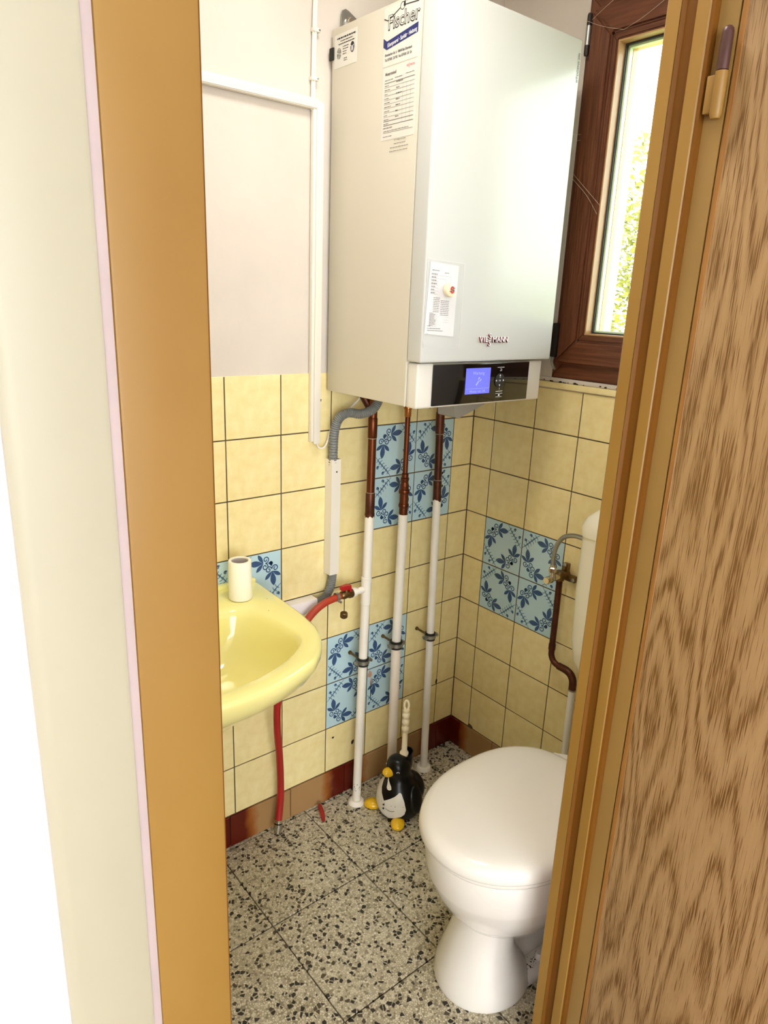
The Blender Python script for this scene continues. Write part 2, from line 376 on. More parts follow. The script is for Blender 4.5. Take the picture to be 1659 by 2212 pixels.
# ------------------------------------------------------------------ the room shell
XC, YD = -1.50, -0.90          # left wall and door wall (inside faces)
H = 2.50
bm = B(); box(bm, XC, 0.0, YD-0.10, 0.0, -0.10, -0.006)
floor = struct('floor', bm, 'floor_joint', 'speckled terrazzo tile floor of the small washroom')
bm = B(); box(bm, -5.0, 0.3, -5.0, YD-0.10, -0.10, 0.0)
struct('floor_hall', bm, 'hall_floor', 'hall floor outside the washroom door')
bm = B(); box(bm, XC-0.1, 0.36, YD-0.10, 0.12, H, H+0.1); box(bm, -5.0, 0.3, -5.0, YD-0.10, H, H+0.1)
struct('ceiling', bm, 'ceiling', 'white ceiling above washroom and hall')
GB = 0.003   # grout plane lies this far behind the tile faces
TT = 0.006
def wall_a():
    bm = B(); box(bm, XC-0.1, 0.10, GB, 0.14, -0.1, H)
    return struct('wall_back', bm, 'plaster', 'white wall with cream tiles below, behind the boiler')
wall_back = wall_a()
# right wall with a window hole
WY0, WY1, WZ0, WZ1 = -0.275, -0.865, 1.297, 2.19
bm = B()
box(bm, GB, 0.17, WY0, 0.003, -0.1, H); box(bm, GB, 0.17, YD-0.09, WY1, -0.1, H)
box(bm, GB, 0.17, WY1, WY0, -0.1, WZ0); box(bm, GB, 0.17, WY1, WY0, WZ1, H)
wall_right = struct('wall_right', bm, 'plaster', 'white wall with the window, cream tiles below')
bm = B(); box(bm, XC-0.1, XC-GB, YD-0.05, GB, -0.1, H)
wall_left = struct('wall_left', bm, 'plaster', 'white wall at the left end of the washroom')
XL, XR, DZ = -1.341, -0.649, 2.0
bm = B()
box(bm, -5.0, -1.405, -0.99, YD, -0.1, H); box(bm, -0.62, 0.17, -0.99, YD, -0.1, H); box(bm, -1.405, -0.62, -0.99, YD, DZ+0.06, H)
wall_front = struct('wall_front', bm, 'hall_plaster', 'bright white hall wall around the washroom door')
bm = B(); box(bm, -5.1, -5.0, -5.0, -0.9, -0.1, H)
struct('wall_hall_left', bm, 'hall_plaster', 'white end wall of the hall')
bm = B(); box(bm, -5.1, -4.6, -5.1, -5.0, -0.1, H); box(bm, -1.3, 0.3, -5.1, -5.0, -0.1, H); box(bm, -4.6, -1.3, -5.1, -5.0, -0.1, 0.30); box(bm, -4.6, -1.3, -5.1, -5.0, 2.35, H)  # opening added behind the camera, sized to fill the washroom with even daylight
struct('wall_hall_back', bm, 'hall_plaster', 'white hall wall with an added daylight opening, opposite the washroom door')
bm = B(); box(bm, 0.2, 0.3, -5.0, -0.99, -0.1, H)
struct('wall_hall_right', bm, 'hall_plaster', 'white hall wall behind the open door')
# grout beds (the recessed joints behind the tiles)
for nm, b_, wl in (('joint_bed', (XC, 0.006, 0.0015, GB+0.004, 0.0, 1.297), wall_back), ('joint_bed', (0.0015, GB+0.004, YD, 0.006, 0.0, 1.266), wall_right),
                   ('joint_bed', (XC-GB-0.004, XC-0.0015, YD, 0.0, 0.0, 1.297), wall_left)):
    bm = B(); box(bm, *b_); part(nm, bm, 'grout', wl, smooth=False)

# --- wall tiles, each its own piece
T = 0.15; J = 0.0016
tile_cache = {}
def tile_mesh(w, h, key):
    k = (round(w, 4), round(h, 4), key)
    if k not in tile_cache:
        bm = B(); box(bm, -w/2+J, w/2-J, 0, TT, -h/2+J, h/2-J, bev=0.0008, seg=1)
        tile_cache[k] = finish(bm, 'tile', key, smooth=False)
    return tile_cache[k]
# floral print for the blue tiles, drawn in tile units (0..1, origin lower left), face looks along -y
def print_mesh():
    bm = B(); YP = -0.0003
    def P(u, v): return ((u-0.5)*T, YP, (v-0.5)*T)
    def poly(pts, mi=0):
        f = quad(bm, [P(*p) for p in pts]); f.material_index = mi
    def leaf(bx, by, ang, ln, wd, mi=0):
        c, s = math.cos(ang), math.sin(ang); L_, R_ = [], []
        for i in range(7):
            t = i/6; w = wd*math.sin(PI*t**1.25)**0.85 if 0 < t < 1 else 0.0
            L_.append((bx+c*ln*t-s*w, by+s*ln*t+c*w)); R_.append((bx+c*ln*t+s*w, by+s*ln*t-c*w))
        pts = L_+list(reversed(R_[1:-1])); poly(pts, mi)
    def stroke(pts, w, mi=1):
        for (x0, y0), (x1, y1) in zip(pts, pts[1:]):
            d = math.hypot(x1-x0, y1-y0) or 1; nx, ny = -(y1-y0)/d*w, (x1-x0)/d*w
            poly([(x0+nx, y0+ny), (x1+nx, y1+ny), (x1-nx, y1-ny), (x0-nx, y0-ny)], mi)
    def curl(cx, cy, r, a0, turns, w, sgn):
        pts = []
        for i in range(15):
            t = i/14; a = a0+sgn*turns*2*PI*t; q = r*(1-0.75*t); pts.append((cx+q*math.cos(a), cy+q*math.sin(a)))
        stroke(pts, w, 0)
    def fleur(bx, by, ang):
        leaf(bx, by, ang, 0.28, 0.056); leaf(bx, by, ang+0.9, 0.20, 0.036); leaf(bx, by, ang-0.9, 0.20, 0.036)
        c, s = math.cos(ang), math.sin(ang)
        for sg in (1, -1):
            ox, oy = bx-c*0.04-s*sg*0.065, by-s*0.04+c*sg*0.065
            curl(ox, oy, 0.066, ang-sg*PI/2, 1.3, 0.010, -sg)
        leaf(bx-c*0.09, by-s*0.09, ang+PI, 0.10, 0.034, 0)
    def corner_flowers(fx, fy):
        # fx, fy: maps corner coordinates to the tile
        def m(u, v): return (fx(u), fy(v))
        for bu, bv, a in ((0.19, 0.36, PI/2), (0.36, 0.19, 0.0)):
            bx, by = m(bu, bv)
            dx, dy = m(bu+math.cos(a+ (0.12 if a else -0.12)), bv+math.sin(a+(0.12 if a else -0.12)))
            fleur(bx, by, math.atan2(dy-by, dx-bx))
    def corner_scribble(fx, fy):
        def m(p): return (fx(p[0]), fy(p[1]))
        rnd = random.Random(5)
        for k in range(6):
            t = 0.04+0.05*k
            stroke([m((t, 0.34-t)), m((t+0.05, 0.36-t+0.05)), m((t+0.09, 0.40-t+0.02))], 0.006)
            stroke([m((t-0.02, 0.36-t+0.09)), m((t+0.09, 0.30-t))], 0.005)
        for u, v in ((0.07, 0.20), (0.20, 0.08)):
            x, y = m((u, v)); curl(x, y, 0.035, 0.4, 1.1, 0.009, 1); leaf(x-0.03, y, 0.6, 0.06, 0.02, 0)
    I = lambda q: q; R = lambda q: 1-q
    corner_flowers(I, R); corner_flowers(R, I); corner_scribble(R, R); corner_scribble(I, I)
    me = finish(bm, 'flower_print', ['blue_print', 'blue_line'], smooth=False)
    return me
PRINT = print_mesh()
def lay_tiles(wall, cut, n, rows, place, rotz, blue, top_cut=None):
    """cols counted from the corner; place(d, z) gives the tile-face centre"""
    edges = [0.0, cut]+[cut+T*k for k in range(1, n)]
    for ci in range(len(edges)-1):
        d0, d1 = edges[ci], edges[ci+1]
        for r in rows:
            z1 = 0.10+T*(8-r); z0 = z1-T
            if top_cut and r == 0: z1 = top_cut
            key = 'blue_tile' if (ci, r) in blue else 'cream_tile'
            me = tile_mesh(d1-d0, z1-z0, key)
            o = obj('decorated_tile' if key == 'blue_tile' else 'tile', me, wall)
            o.location = place((d0+d1)/2, (z0+z1)/2)
            tl = 0.0025
            o.rotation_euler = (random.uniform(-tl, tl), 0, rotz+random.uniform(-tl, tl))
            if key == 'blue_tile':
                p = bpy.data.objects.new('flower_print', PRINT); COL.objects.link(p); p.parent = o
                k = blue[(ci, r)]
                p.rotation_euler = (0, k*PI/2, 0)
blueA = {(1, 1): 1, (2, 1): 0, (1, 2): 0, (2, 2): 1, (2, 5): 1, (3, 5): 0, (2, 6): 0, (3, 6): 1, (5, 3): 1, (6, 3): 0, (5, 4): 0, (6, 4): 1}
lay_tiles(wall_back, 0.0818, 11, range(0, 8), lambda d, z: (-d, 0.0, z), 0.0, blueA)
blueB = {(1, 3): 0, (2, 3): 1, (1, 4): 1, (2, 4): 0}
lay_tiles(wall_right, 0.0841, 6, range(0, 8), lambda d, z: (0.0, -d, z), -PI/2, blueB, top_cut=1.268)
lay_tiles(wall_left, 0.08, 6, range(0, 8), lambda d, z: (XC, -d, z), PI/2, {})
# --- skirting tiles
def skirting(name, label, cut, n, place, rotz, mats):
    root = struct_root(name, (0, 0, 0), label)
    edges = [0.0, cut]+[cut+0.195*k for k in range(1, n)]
    for ci in range(len(edges)-1):
        d0, d1 = edges[ci], edges[ci+1]
        key = mats.get(ci, 'skirt_brown')
        k = ('skirt', round(d1-d0, 4), key)
        if k not in tile_cache:
            bm = B(); box(bm, -(d1-d0)/2+J*0.7, (d1-d0)/2-J*0.7, -0.004, TT, 0.0, 0.0985, bev=0.0012, seg=1)
            tile_cache[k] = finish(bm, 'skirting_tile', key, smooth=False)
        o = obj('skirting_tile', tile_cache[k], root); o.location = place((d0+d1)/2); o.rotation_euler = (0, 0, rotz)
    return root
skirting('baseboard_back', 'brown and maroon glazed skirting tiles under the boiler wall', 0.071, 8, lambda d: (-d, 0, 0), 0.0,
         {0: 'skirt_maroon', 1: 'skirt_r', 2: 'skirt_l', 3: 'skirt_r', 4: 'skirt_l', 5: 'skirt_r'})
skirting('baseboard_right', 'brown and maroon glazed skirting tiles under the window wall', 0.195, 4, lambda d: (0, -d, 0), -PI/2, {0: 'skirt_l', 2: 'skirt_r'})
# --- floor tiles
FX = [0.0, -0.035, -0.32, -0.608, -0.889, -1.172, -1.455, -1.50]; FY = [0.0, -0.012, -0.300, -0.600, -0.90, -1.0]
for i in range(len(FX)-1):
    for j in range(len(FY)-1):
        bm = B(); g = 0.0016
        box(bm, FX[i+1]+g, FX[i]-g, FY[j+1]+g, FY[j]-g, -0.02, random.uniform(-0.0006, 0.0006), bev=0.0008, seg=1)
        part('floor_tile', bm, 'terrazzo', floor, smooth=False)
# broken patch of floor in the corner (light mortar)
# chipped tile corners and drill holes: small flat dark marks on the tiles
def mark(wall, x, y, z, r, axis, seed, m='dirt', sx=1.0, sz=1.0):
    bm = B(); rnd = random.Random(seed); pts = []
    for k in range(10):
        a = 2*PI*k/10; q = r*rnd.uniform(0.7, 1.15)
        if axis == 'y': pts.append((x+q*sx*math.cos(a), y-0.0006, z+q*sz*math.sin(a)))
        else: pts.append((x-0.0006, y+q*sx*math.cos(a), z+q*sz*math.sin(a)))
    quad(bm, pts); part('drill_hole' if m == 'dirt' else 'stain', bm, m, wall, smooth=False)
mark(wall_back, -0.431, 0, 0.167, 0.006, 'y', 1, sz=1.4); mark(wall_back, -0.506, 0, 0.213, 0.004, 'y', 2); mark(wall_back, -0.119, 0, 0.985, 0.0045, 'y', 3)
mark(wall_back, -0.116, 0, 0.945, 0.0045, 'y', 4); mark(wall_back, -0.588, 0, 0.478, 0.004, 'y', 5, sz=2); mark(wall_back, -0.085, 0, 0.262, 0.006, 'y', 6, sz=1.8, sx=.7)
mark(wall_back, -0.185, 0, 1.188, 0.004, 'y', 7); mark(wall_back, -0.567, 0, 1.23, 0.004, 'y', 8)
mark(wall_back, -0.372, 0, 0.383, 0.011, 'y', 9, 'rust', sx=0.8, sz=1.2); mark(wall_back, -0.366, 0, 0.325, 0.003, 'y', 10, 'dirt', sx=0.6, sz=14)
mark(wall_back, -0.366, 0, 0.355, 0.005, 'y', 12, 'rust', sz=3)
mark(wall_right, 0, -0.093, 0.103, 0.010, 'x', 11, 'grout', sx=1.3)

# --- window on the right wall
win = struct_root('window_1', (0.03, -0.57, WZ0), 'brown wood-grain window beside the boiler')
def bars(name, x0, x1, ya, yb, za, zb, w, mv, mh, bev=0.004):
    """four mitred bars of a frame lying in the yz plane; ya > yb"""
    poly = {
        'v1': [(ya, za), (ya, zb), (ya-w, zb-w), (ya-w, za+w)], 'v2': [(yb, za), (yb, zb), (yb+w, zb-w), (yb+w, za+w)],
        'h1': [(ya, za), (yb, za), (yb+w, za+w), (ya-w, za+w)], 'h2': [(ya, zb), (yb, zb), (yb+w, zb-w), (ya-w, zb-w)]}
    for k, pts in poly.items():
        bm = B(); prism(bm, pts, lambda u, v: (x0, u, v), lambda u, v: (x1, u, v))
        if bev: bmesh.ops.bevel(bm, geom=list(bm.edges), offset=bev, segments=2, affect='EDGES')
        part(name, bm, mv if k[0] == 'v' else mh, win, angle=30)
bars('frame_bar', 0.0, 0.07, WY0, WY1, WZ0, WZ1, 0.05, 'brown_wood_v', 'brown_wood_h')
bars('sash_bar', -0.014, 0.055, WY0-0.018, WY1+0.018, WZ0+0.040, WZ1-0.040, 0.062, 'brown_wood_v', 'brown_wood_h', 0.005)
bars('sash_lip', -0.010, 0.04, WY0-0.0795, WY1+0.0795, WZ0+0.1015, WZ1-0.1015, 0.016, 'brown_wood_v', 'brown_wood_h', 0.003)
bars('glazing_bead', -0.006, 0.022, WY0-0.095, WY1+0.095, WZ0+0.117, WZ1-0.117, 0.004, 'bead', 'bead', 0)
bars('glazing_seal', 0.018, 0.024, WY0-0.0985, WY1+0.0985, WZ0+0.1205, WZ1-0.1205, 0.004, 'seal', 'seal', 0)
bars('pane_spacer', 0.026, 0.038, WY0-0.099, WY1+0.099, WZ0+0.121, WZ1-0.121, 0.008, 'alu', 'alu', 0)
for x in (0.024, 0.040):
    bm = B(); box(bm, x, x+0.003, WY0-0.098, WY1+0.098, WZ0+0.120, WZ1-0.120); part('pane', bm, 'glass', win, smooth=False)
bars('outer_rebate', 0.043, 0.06, WY0-0.085, WY1+0.085, WZ0+0.107, WZ1-0.107, 0.02, 'bead', 'bead', 0)
# window hinges
bm = B(); lathe(bm, [(0.0045, 0), (0.006, 0.004), (0.006, 0.084), (0.0045, 0.088)], (-0.012, WY0-0.012, 2.055), 12); h = part('hinge', bm, 'hinge_black', win)
bm = B(); lathe(bm, [(0.0064, 0.022), (0.0064, 0.062)], (-0.012, WY0-0.012, 2.055), 12); part('hinge_sleeve', bm, 'steel', h)
bm = B(); box(bm, -0.022, -0.002, WY0-0.004, WY0-0.020, 1.352, 1.440, 0.004); h = part('hinge', bm, 'hinge_black', win)
bm = B(); tube(bm, [(-0.016, WY0-0.012, 1.352), (-0.022, WY0-0.014, 1.340), (-0.016, WY0-0.016, 1.328), (-0.006, WY0-0.014, 1.322)], 0.004, 8); part('hinge_pin', bm, 'steel', h)
# sill under the window: cream ledge tile with a crumbling white filler joint above
bm = B(); box(bm, -0.006, 0.02, YD, -0.10, 1.2695, 1.286, 0.003); part('sill_tile', bm, 'cream_tile', win)
bm = B(); box(bm, -0.001, 0.03, YD, -0.10, 1.2865, 1.2975, 0.002); part('sill_filler', bm, 'plaster', win)
for k in range(14):
    y = -0.255-0.02*k*random.uniform(0.3, 1.3); bm = B(); r = random.uniform(0.0012, 0.003)
    bmesh.ops.create_icosphere(bm, subdivisions=1, radius=r, matrix=Matrix.Translation((-0.002, y, 1.2872+random.uniform(-0.001, 0.003))) @ Matrix.Scale(2.0, 4, (0, 1, 0)))
    part('crumb', bm, 'dirt', win)
# outer reveal of the window
bm = B(); box(bm, 0.07, 0.168, -0.33, -0.265, 1.25, 2.25); box(bm, 0.07, 0.168, -0.90, -0.83, 1.25, 2.25); box(bm, 0.07, 0.19, -0.83, -0.33, 1.28, 1.372); box(bm, 0.07, 0.168, -0.83, -0.33, 2.14, 2.25)
struct('trim_1', bm, 'outside_render', 'pale rough reveal outside the window pane')

# --- door frame
tr = struct_root('trim_2', (-1.0, -0.95, 0), 'ochre brown painted door frame around the opening')
bm = B(); box(bm, -1.409, XL, -1.0, -0.895, 0, DZ+0.06, 0.0025); part('jamb', bm, 'brown_paint', tr)
bm = B(); box(bm, XL-0.006, XL+0.0015, -0.998, -0.89, 0, DZ, 0.001); part('jamb_edge', bm, 'brown_dark', tr)
bm = B(); box(bm, -1.417, -1.409, -0.9985, -0.96, 0, DZ+0.06, 0.001); part('filler_strip', bm, 'pinkwhite', tr)
bm = B(); prism(bm, [(-1.483, -0.985), (-1.483, -0.995), (-1.480, -0.9985), (-1.474, -1.0), (-1.42, -1.001), (-1.417, -1.0), (-1.417, -0.985)],
                lambda u, v: (u, v, 0), lambda u, v: (u, v, DZ+0.13)); part('casing', bm, 'cream_paint', tr)
# right jamb: stepped profile with the rebate for the leaf
def jamb_strip(name, pts, m):
    bm = B(); prism(bm, pts, lambda u, v: (u, v, 0), lambda u, v: (u, v, DZ)); part(name, bm, m, tr, smooth=True, angle=25)
jamb_strip('jamb', [(-0.60, -0.895), (-0.646, -0.895), (-0.649, -0.898), (-0.649, -0.916), (-0.60, -0.917)], 'brown_paint')
jamb_strip('jamb_groove', [(-0.60, -0.917), (-0.6485, -0.917), (-0.6435, -0.921), (-0.6435, -0.934), (-0.6475, -0.938), (-0.60, -0.938)], 'brown_dark')
jamb_strip('jamb_stop', [(-0.60, -0.938), (-0.6485, -0.938), (-0.649, -0.940), (-0.649, -0.955), (-0.647, -0.957), (-0.60, -0.957)], 'brown_paint')
jamb_strip('jamb_dark_strip', [(-0.60, -0.9572), (-0.6478, -0.9572), (-0.6470, -0.9612), (-0.6372, -0.9622), (-0.60, -0.9622)], 'brown_dark')  # thin dark brown strip along the step of the jamb
jamb_strip('jamb_rebate', [(-0.60, -0.9625), (-0.637, -0.9625), (-0.637, -0.988), (-0.60, -0.988)], 'brown_olive')
bm = B(); box(bm, XL, XR, -1.0, -0.895, DZ, DZ+0.06, 0.002); part('head', bm, 'brown_paint', tr)

# --- open door leaf, oak decor, with its lift-off hinge
DL = struct_root('door_1', (-0.636, -0.990, 0.005), 'open oak-grain door leaf at the right edge')
bm = B(); box(bm, 0.0, 0.040, -0.655, 0.0, 0, 1.985, 0.002, 2)
me = finish(bm, 'leaf', 'oak'); o = obj('leaf', me); o.parent = DL
bm = B(); box(bm, -0.0006, 0.039, -0.0085, 0.0006, 0.0, 1.985, 0.0015, 1); o = obj('edge_band', finish(bm, 'edge_band', 'tan_door_edge')); o.parent = DL
ang = math.radians(2.0)
DL.rotation_euler = (0, 0, ang)
def door_hinge(z):
    hr = bpy.data.objects.new('hinge', None); COL.objects.link(hr); hr.parent = tr
    hx, hy = -0.6475, -0.983
    hr.location = Vector((hx, hy, z))-tr.location
    bm = B(); lathe(bm, [(0.0025, -0.006), (0.0055, -0.005), (0.0074, 0.0), (0.0074, 0.047)], (0, 0, 0), 20)
    box(bm, -0.001, 0.010, 0.002, 0.018, 0.002, 0.045, 0.002); o = obj('hinge_socket', finish(bm, 'hinge_socket', 'brown_paint')); o.parent = hr
    bm = B(); lathe(bm, [(0.0070, 0.048), (0.0070, 0.088), (0.0060, 0.0925), (0.0036, 0.0950), (0.0008, 0.0958)], (0, 0, 0), 20)
    o = obj('hinge_barrel', finish(bm, 'hinge_barrel', 'hinge_dark')); o.parent = hr
door_hinge(1.717); door_hinge(0.07)

# --- body of the added fill lamp, out of view on the washroom ceiling
for nm, x, y, r, lb in (('ceiling_fill_lamp', -0.85, -0.60, 0.15, 'added round opal fill lamp on the washroom ceiling'),):
    t = thing(nm, (x, y, H), lb, 'lamp')
    bm = B(); lathe(bm, [(r, 0), (r, -0.02)], (x, y, H), 32); part('base', bm, 'steel', t)
    bm = B(); lathe(bm, [(r*0.97, -0.02), (r*0.97, -0.05), (r*0.9, -0.075), (r*0.75, -0.088), (r*0.4, -0.094), (0.01, -0.095)], (x, y, H), 32); part('opal_cover', bm, 'opal', t)

# ================================================================== boiler
BX0, BX1, BYF, BZ0, BZ1 = -0.555, -0.122, -0.360, 1.256, 2.046
YS = -0.312      # seam between side casing and front cover
boiler = thing('wall_boiler', (-0.34, 0.0, BZ0), 'tall white gas boiler hung on the wall beside the window', 'boiler')
bm = B()
box(bm, BX0, BX1, YS, -0.012, BZ0, BZ1, 0.003)
part('casing', bm, 'side_enamel', boiler)
bm = B(); box(bm, BX0-0.0005, BX1+0.0005, BYF, YS-0.0015, 1.3545, BZ1+0.003, 0.005, 3); part('front_cover', bm, 'white_enamel', boiler)
bm = B(); box(bm, BX0+0.0045, BX1-0.012, BYF+0.014, YS+0.0015, BZ0-0.002, 1.352, 0.005, 3); part('lower_cover', bm, 'chin_white', boiler)
bm = B(); box(bm, BX0-0.0003, BX0+0.0006, YS-0.003, YS+0.0005, BZ0, 1.353); part('cover_edge', bm, 'chin_white', boiler, smooth=False)
# rear mounting rail and wall bracket
bm = B(); box(bm, BX0+0.02, BX1-0.02, -0.012, -0.002, 1.95, 2.02); part('mounting_rail', bm, 'steel', boiler, smooth=False)
bm = B(); prism(bm, [(-0.527, 1.99), (-0.527, 2.083), (-0.524, 2.092), (-0.517, 2.096), (-0.508, 2.094), (-0.43, 2.058), (-0.43, 1.99)], lambda u, v: (u, -0.003, v), lambda u, v: (u, -0.007, v))
br = part('wall_bracket', bm, 'steel', boiler, smooth=False)
bm = B(); lathe(bm, [(0.011, -0.007), (0.011, -0.010), (0.0085, -0.0105), (0.0085, -0.017), (0.007, -0.019)], (-0.506, 0, 2.072), 16, 'Y'); part('bolt', bm, 'chrome', br)
bm = B(); box(bm, BX0-0.004, BX0, -0.022, -0.006, 1.985, 2.010, 0.002); part('corner_clip', bm, 'rubber', boiler)
# control panel
PYF = BYF+0.011
bm = B(); box(bm, -0.506, -0.185, PYF, PYF+0.006, 1.258, 1.3485, 0.002); panel = part('control_panel', bm, 'black_gloss', boiler)
def front(y): return lambda u, v, w=0: (u, y-w, v)
def at_front(x, z, y): return lambda u, v, w=0: (x+u, y-w, z+v)
bm = B(); box(bm, -0.4045, -0.3235, PYF-0.0006, PYF+0.002, 1.2795, 1.3385); part('screen', bm, 'screen', panel, smooth=False)
bm = B(); YT = PYF-0.0012
join_bm(bm, text_bm('Wartung', 0.0105, at_front(-0.364, 1.3235, YT), 'CENTER'))
join_bm(bm, text_bm('Weiter mit OK', 0.0085, at_front(-0.364, 1.2825, YT), 'CENTER'))
quad(bm, [(-0.402, YT, 1.2915), (-0.326, YT, 1.2915), (-0.326, YT, 1.2921), (-0.402, YT, 1.2921)])
# spanner symbol
def spanner(bm, cx, cz, y):
    c, s = math.cos(math.radians(52)), math.sin(math.radians(52))
    def r(u, v): return (cx+u*c-v*s, y, cz+u*s+v*c)
    quad(bm, [r(-0.010, -0.0018), r(0.004, -0.0018), r(0.004, 0.0018), r(-0.010, 0.0018)])
    pts = []
    for k in range(15):
        a = math.radians(38+k*(284/14)); pts.append((0.0075+0.0052*math.cos(a), 0.0052*math.sin(a)))
    inn = [(0.0075+0.0024*math.cos(math.radians(38+k*(284/14))), 0.0024*math.sin(math.radians(38+k*(284/14)))) for k in range(15)]
    for k in range(14): quad(bm, [r(*pts[k]), r(*pts[k+1]), r(*inn[k+1]), r(*inn[k])])
spanner(bm, -0.364, 1.307, YT)
part('screen_print', bm, 'screen_text', panel, smooth=False)
bm = B()
lathe(bm, [(0.0165, -0.0004), (0.0165, 0.0012), (0.015, 0.0018)], (-0.2905, PYF-0.0014, 1.3075), 28, 'Y')
part('button_ring', bm, 'rubber', panel)
bm = B()
def dash(x, z, w, h): quad(bm, [(x-w/2, YT-0.0009, z-h/2), (x+w/2, YT-0.0009, z-h/2), (x+w/2, YT-0.0009, z+h/2), (x-w/2, YT-0.0009, z+h/2)])
for x, z, w, h in ((-0.2905, 1.3385, 0.024, 0.0010), (-0.2905, 1.2822, 0.024, 0.0010), (-0.2905, 1.2770, 0.024, 0.0010), (-0.2905, 1.2690, 0.022, 0.0010), (-0.2905, 1.2730, 0.006, 0.0036),
                   (-0.2895, 1.3345, 0.006, 0.0010), (-0.2895, 1.3305, 0.006, 0.0010), (-0.2868, 1.3325, 0.0010, 0.005), (-0.2905, 1.3155, 0.005, 0.0008)): dash(x, z, w, h)
for cx, cz, a in ((-0.2905, 1.3195, 90), (-0.2905, 1.2965, 270), (-0.3025, 1.3075, 180), (-0.2785, 1.3075, 0)):
    a = math.radians(a); quad(bm, [(cx+0.003*math.cos(a+q), YT-0.0009, cz+0.003*math.sin(a+q)) for q in (0, 2.1, 4.2)])
join_bm(bm, text_bm('OK', 0.0055, at_front(-0.2905, 1.3055, YT-0.0009), 'CENTER'))
join_bm(bm, text_bm('?', 0.0075, at_front(-0.2905, 1.2855, YT-0.0009), 'CENTER'))
part('button_symbols', bm, 'ink_white', panel, smooth=False)
bm = B(); box(bm, -0.506, -0.185, PYF-0.0004, PYF+0.004, 1.3488, 1.3505); part('panel_trim', bm, 'steel', panel, smooth=False)
# raised maker's lettering: the two S stand above and below each other
bm = B(); bm2 = B()
def letter(ch, x, z, size, sx=1.0):
    join_bm(bm, text_bm(ch, size, lambda u, v, w: (x+u, BYF-0.0012-w, z+v), 'LEFT', depth=0.0012, bold=0.0003, sx=sx))
    join_bm(bm2, text_bm(ch, size, lambda u, v, w: (x+u+0.0004, BYF-0.0032-w, z+v+0.0012), 'LEFT', depth=0.0006, sx=sx))
lx = -0.383
for ch, adv in (('V', 0.0125), ('I', 0.0055), ('E', 0.0115)): letter(ch, lx, 1.3965, 0.0175); lx += adv
letter('S', lx, 1.4035, 0.0175); letter('S', lx-0.001, 1.3885, 0.0175); lx += 0.0125
for ch, adv in (('M', 0.0145), ('A', 0.0122), ('N', 0.0132), ('N', 0.013)): letter(ch, lx, 1.3965, 0.0175); lx += adv
rl_ = part('raised_lettering', bm, 'logo', boiler, smooth=False, label='raised dark red and chrome maker lettering'); part('lettering_face', bm2, 'ink_white', rl_, smooth=False)
bm = text_bm('VITODENS 200', 0.0090, lambda u, v, w: (-0.1275-v, BYF-0.0006, 1.962+u), 'LEFT', bold=0.0001, sx=1.0)
part('model_lettering', bm, 'ink_soft', boiler, smooth=False)
# --- stickers on the left side (face looks along -x; text runs along -y)
SX = BX0-0.0006
def side(y, z, x=SX-0.0004): return lambda u, v, w=0: (x, -(y+u), z+v)
def srect(bm, y0, y1, z0, z1, x): quad(bm, [(x, -y0, z0), (x, -y1, z0), (x, -y1, z1), (x, -y0, z1)])
def sline(bm, p, q, w, x=SX-0.0004):
    (a, b), (c, d) = p, q; l = math.hypot(c-a, d-b) or 1; nx, ny = -(d-b)/l*w, (c-a)/l*w
    quad(bm, [(x, -(a+nx), b+ny), (x, -(c+nx), d+ny), (x, -(c-nx), d-ny), (x, -(a-nx), b-ny)])
rndT = random.Random(3)
def scribble_text(bm, y0, y1, z, h, x=SX-0.0004):
    """a row of tiny word-like dashes where the print is too small to read"""
    y = y0
    while y < y1:
        w = min(rndT.uniform(0.003, 0.010), y1-y); srect(bm, y, y+w, z-h/2, z+h/2, x); y += w+0.0014
# firm sticker
bm = B(); box(bm, SX, BX0+0.001, -0.196, -0.305, 1.936, 2.041); st = part('firm_sticker', bm, 'sticker', boiler, smooth=False)
bm = B()
join_bm(bm, text_bm('Fischer', 0.036, side(0.209, 2.000), 'LEFT', bold=0.0011, sx=0.93))
sline(bm, (0.197, 2.022), (0.209, 2.017), 0.0009); sline(bm, (0.209, 2.017), (0.247, 2.031), 0.0009); sline(bm, (0.262, 2.033), (0.302, 2.030), 0.0009)
quad(bm, [(SX-0.0004, -0.256, 2.032), (SX-0.0004, -0.262, 2.030), (SX-0.0004, -0.262, 2.040), (SX-0.0004, -0.258, 2.040)])
for k in range(16):
    a, b_ = 2*PI*k/16, 2*PI*(k+1)/16
    sline(bm, (0.2535+0.0065*math.cos(a), 2.033+0.0065*math.sin(a)), (0.2535+0.0065*math.cos(b_), 2.033+0.0065*math.sin(b_)), 0.0006)
scribble_text(bm, 0.264, 0.287, 2.039, 0.0008)
join_bm(bm, text_bm('Brambacher Str. 6 · 08648 Bad Brambach', 0.0068, side(0.203, 1.9545), bold=0.00012, sx=0.74))
join_bm(bm, text_bm('Tel. 037438 / 20 742 · Fax 037438 / 20 124', 0.0068, side(0.203, 1.9455), bold=0.00012, sx=0.70))
part('black_print', bm, 'ink', st, smooth=False)
bm = B(); join_bm(bm, text_bm('Fischer', 0.036, side(0.2095, 2.0003, SX-0.0008), 'LEFT', bold=-0.0004, sx=0.93)); part('letter_fill', bm, 'sticker', st, smooth=False)
bm = B(); quad(bm, [(SX-0.0004, -a, b) for a, b in ((0.197, 1.972), (0.208, 1.966), (0.303, 1.978), (0.303, 1.995), (0.208, 1.981), (0.197, 1.988))]); part('blue_banner', bm, 'ink_blue', st, smooth=False)
bm = text_bm('Klempnerei · Sanitär · Heizung', 0.0105, lambda u, v, w: (SX-0.0008, -(0.2105+u), 1.9695+v+0.126*u), 'LEFT', bold=0.0002, sx=0.69)
part('banner_lettering', bm, 'ink_white', st, smooth=False)
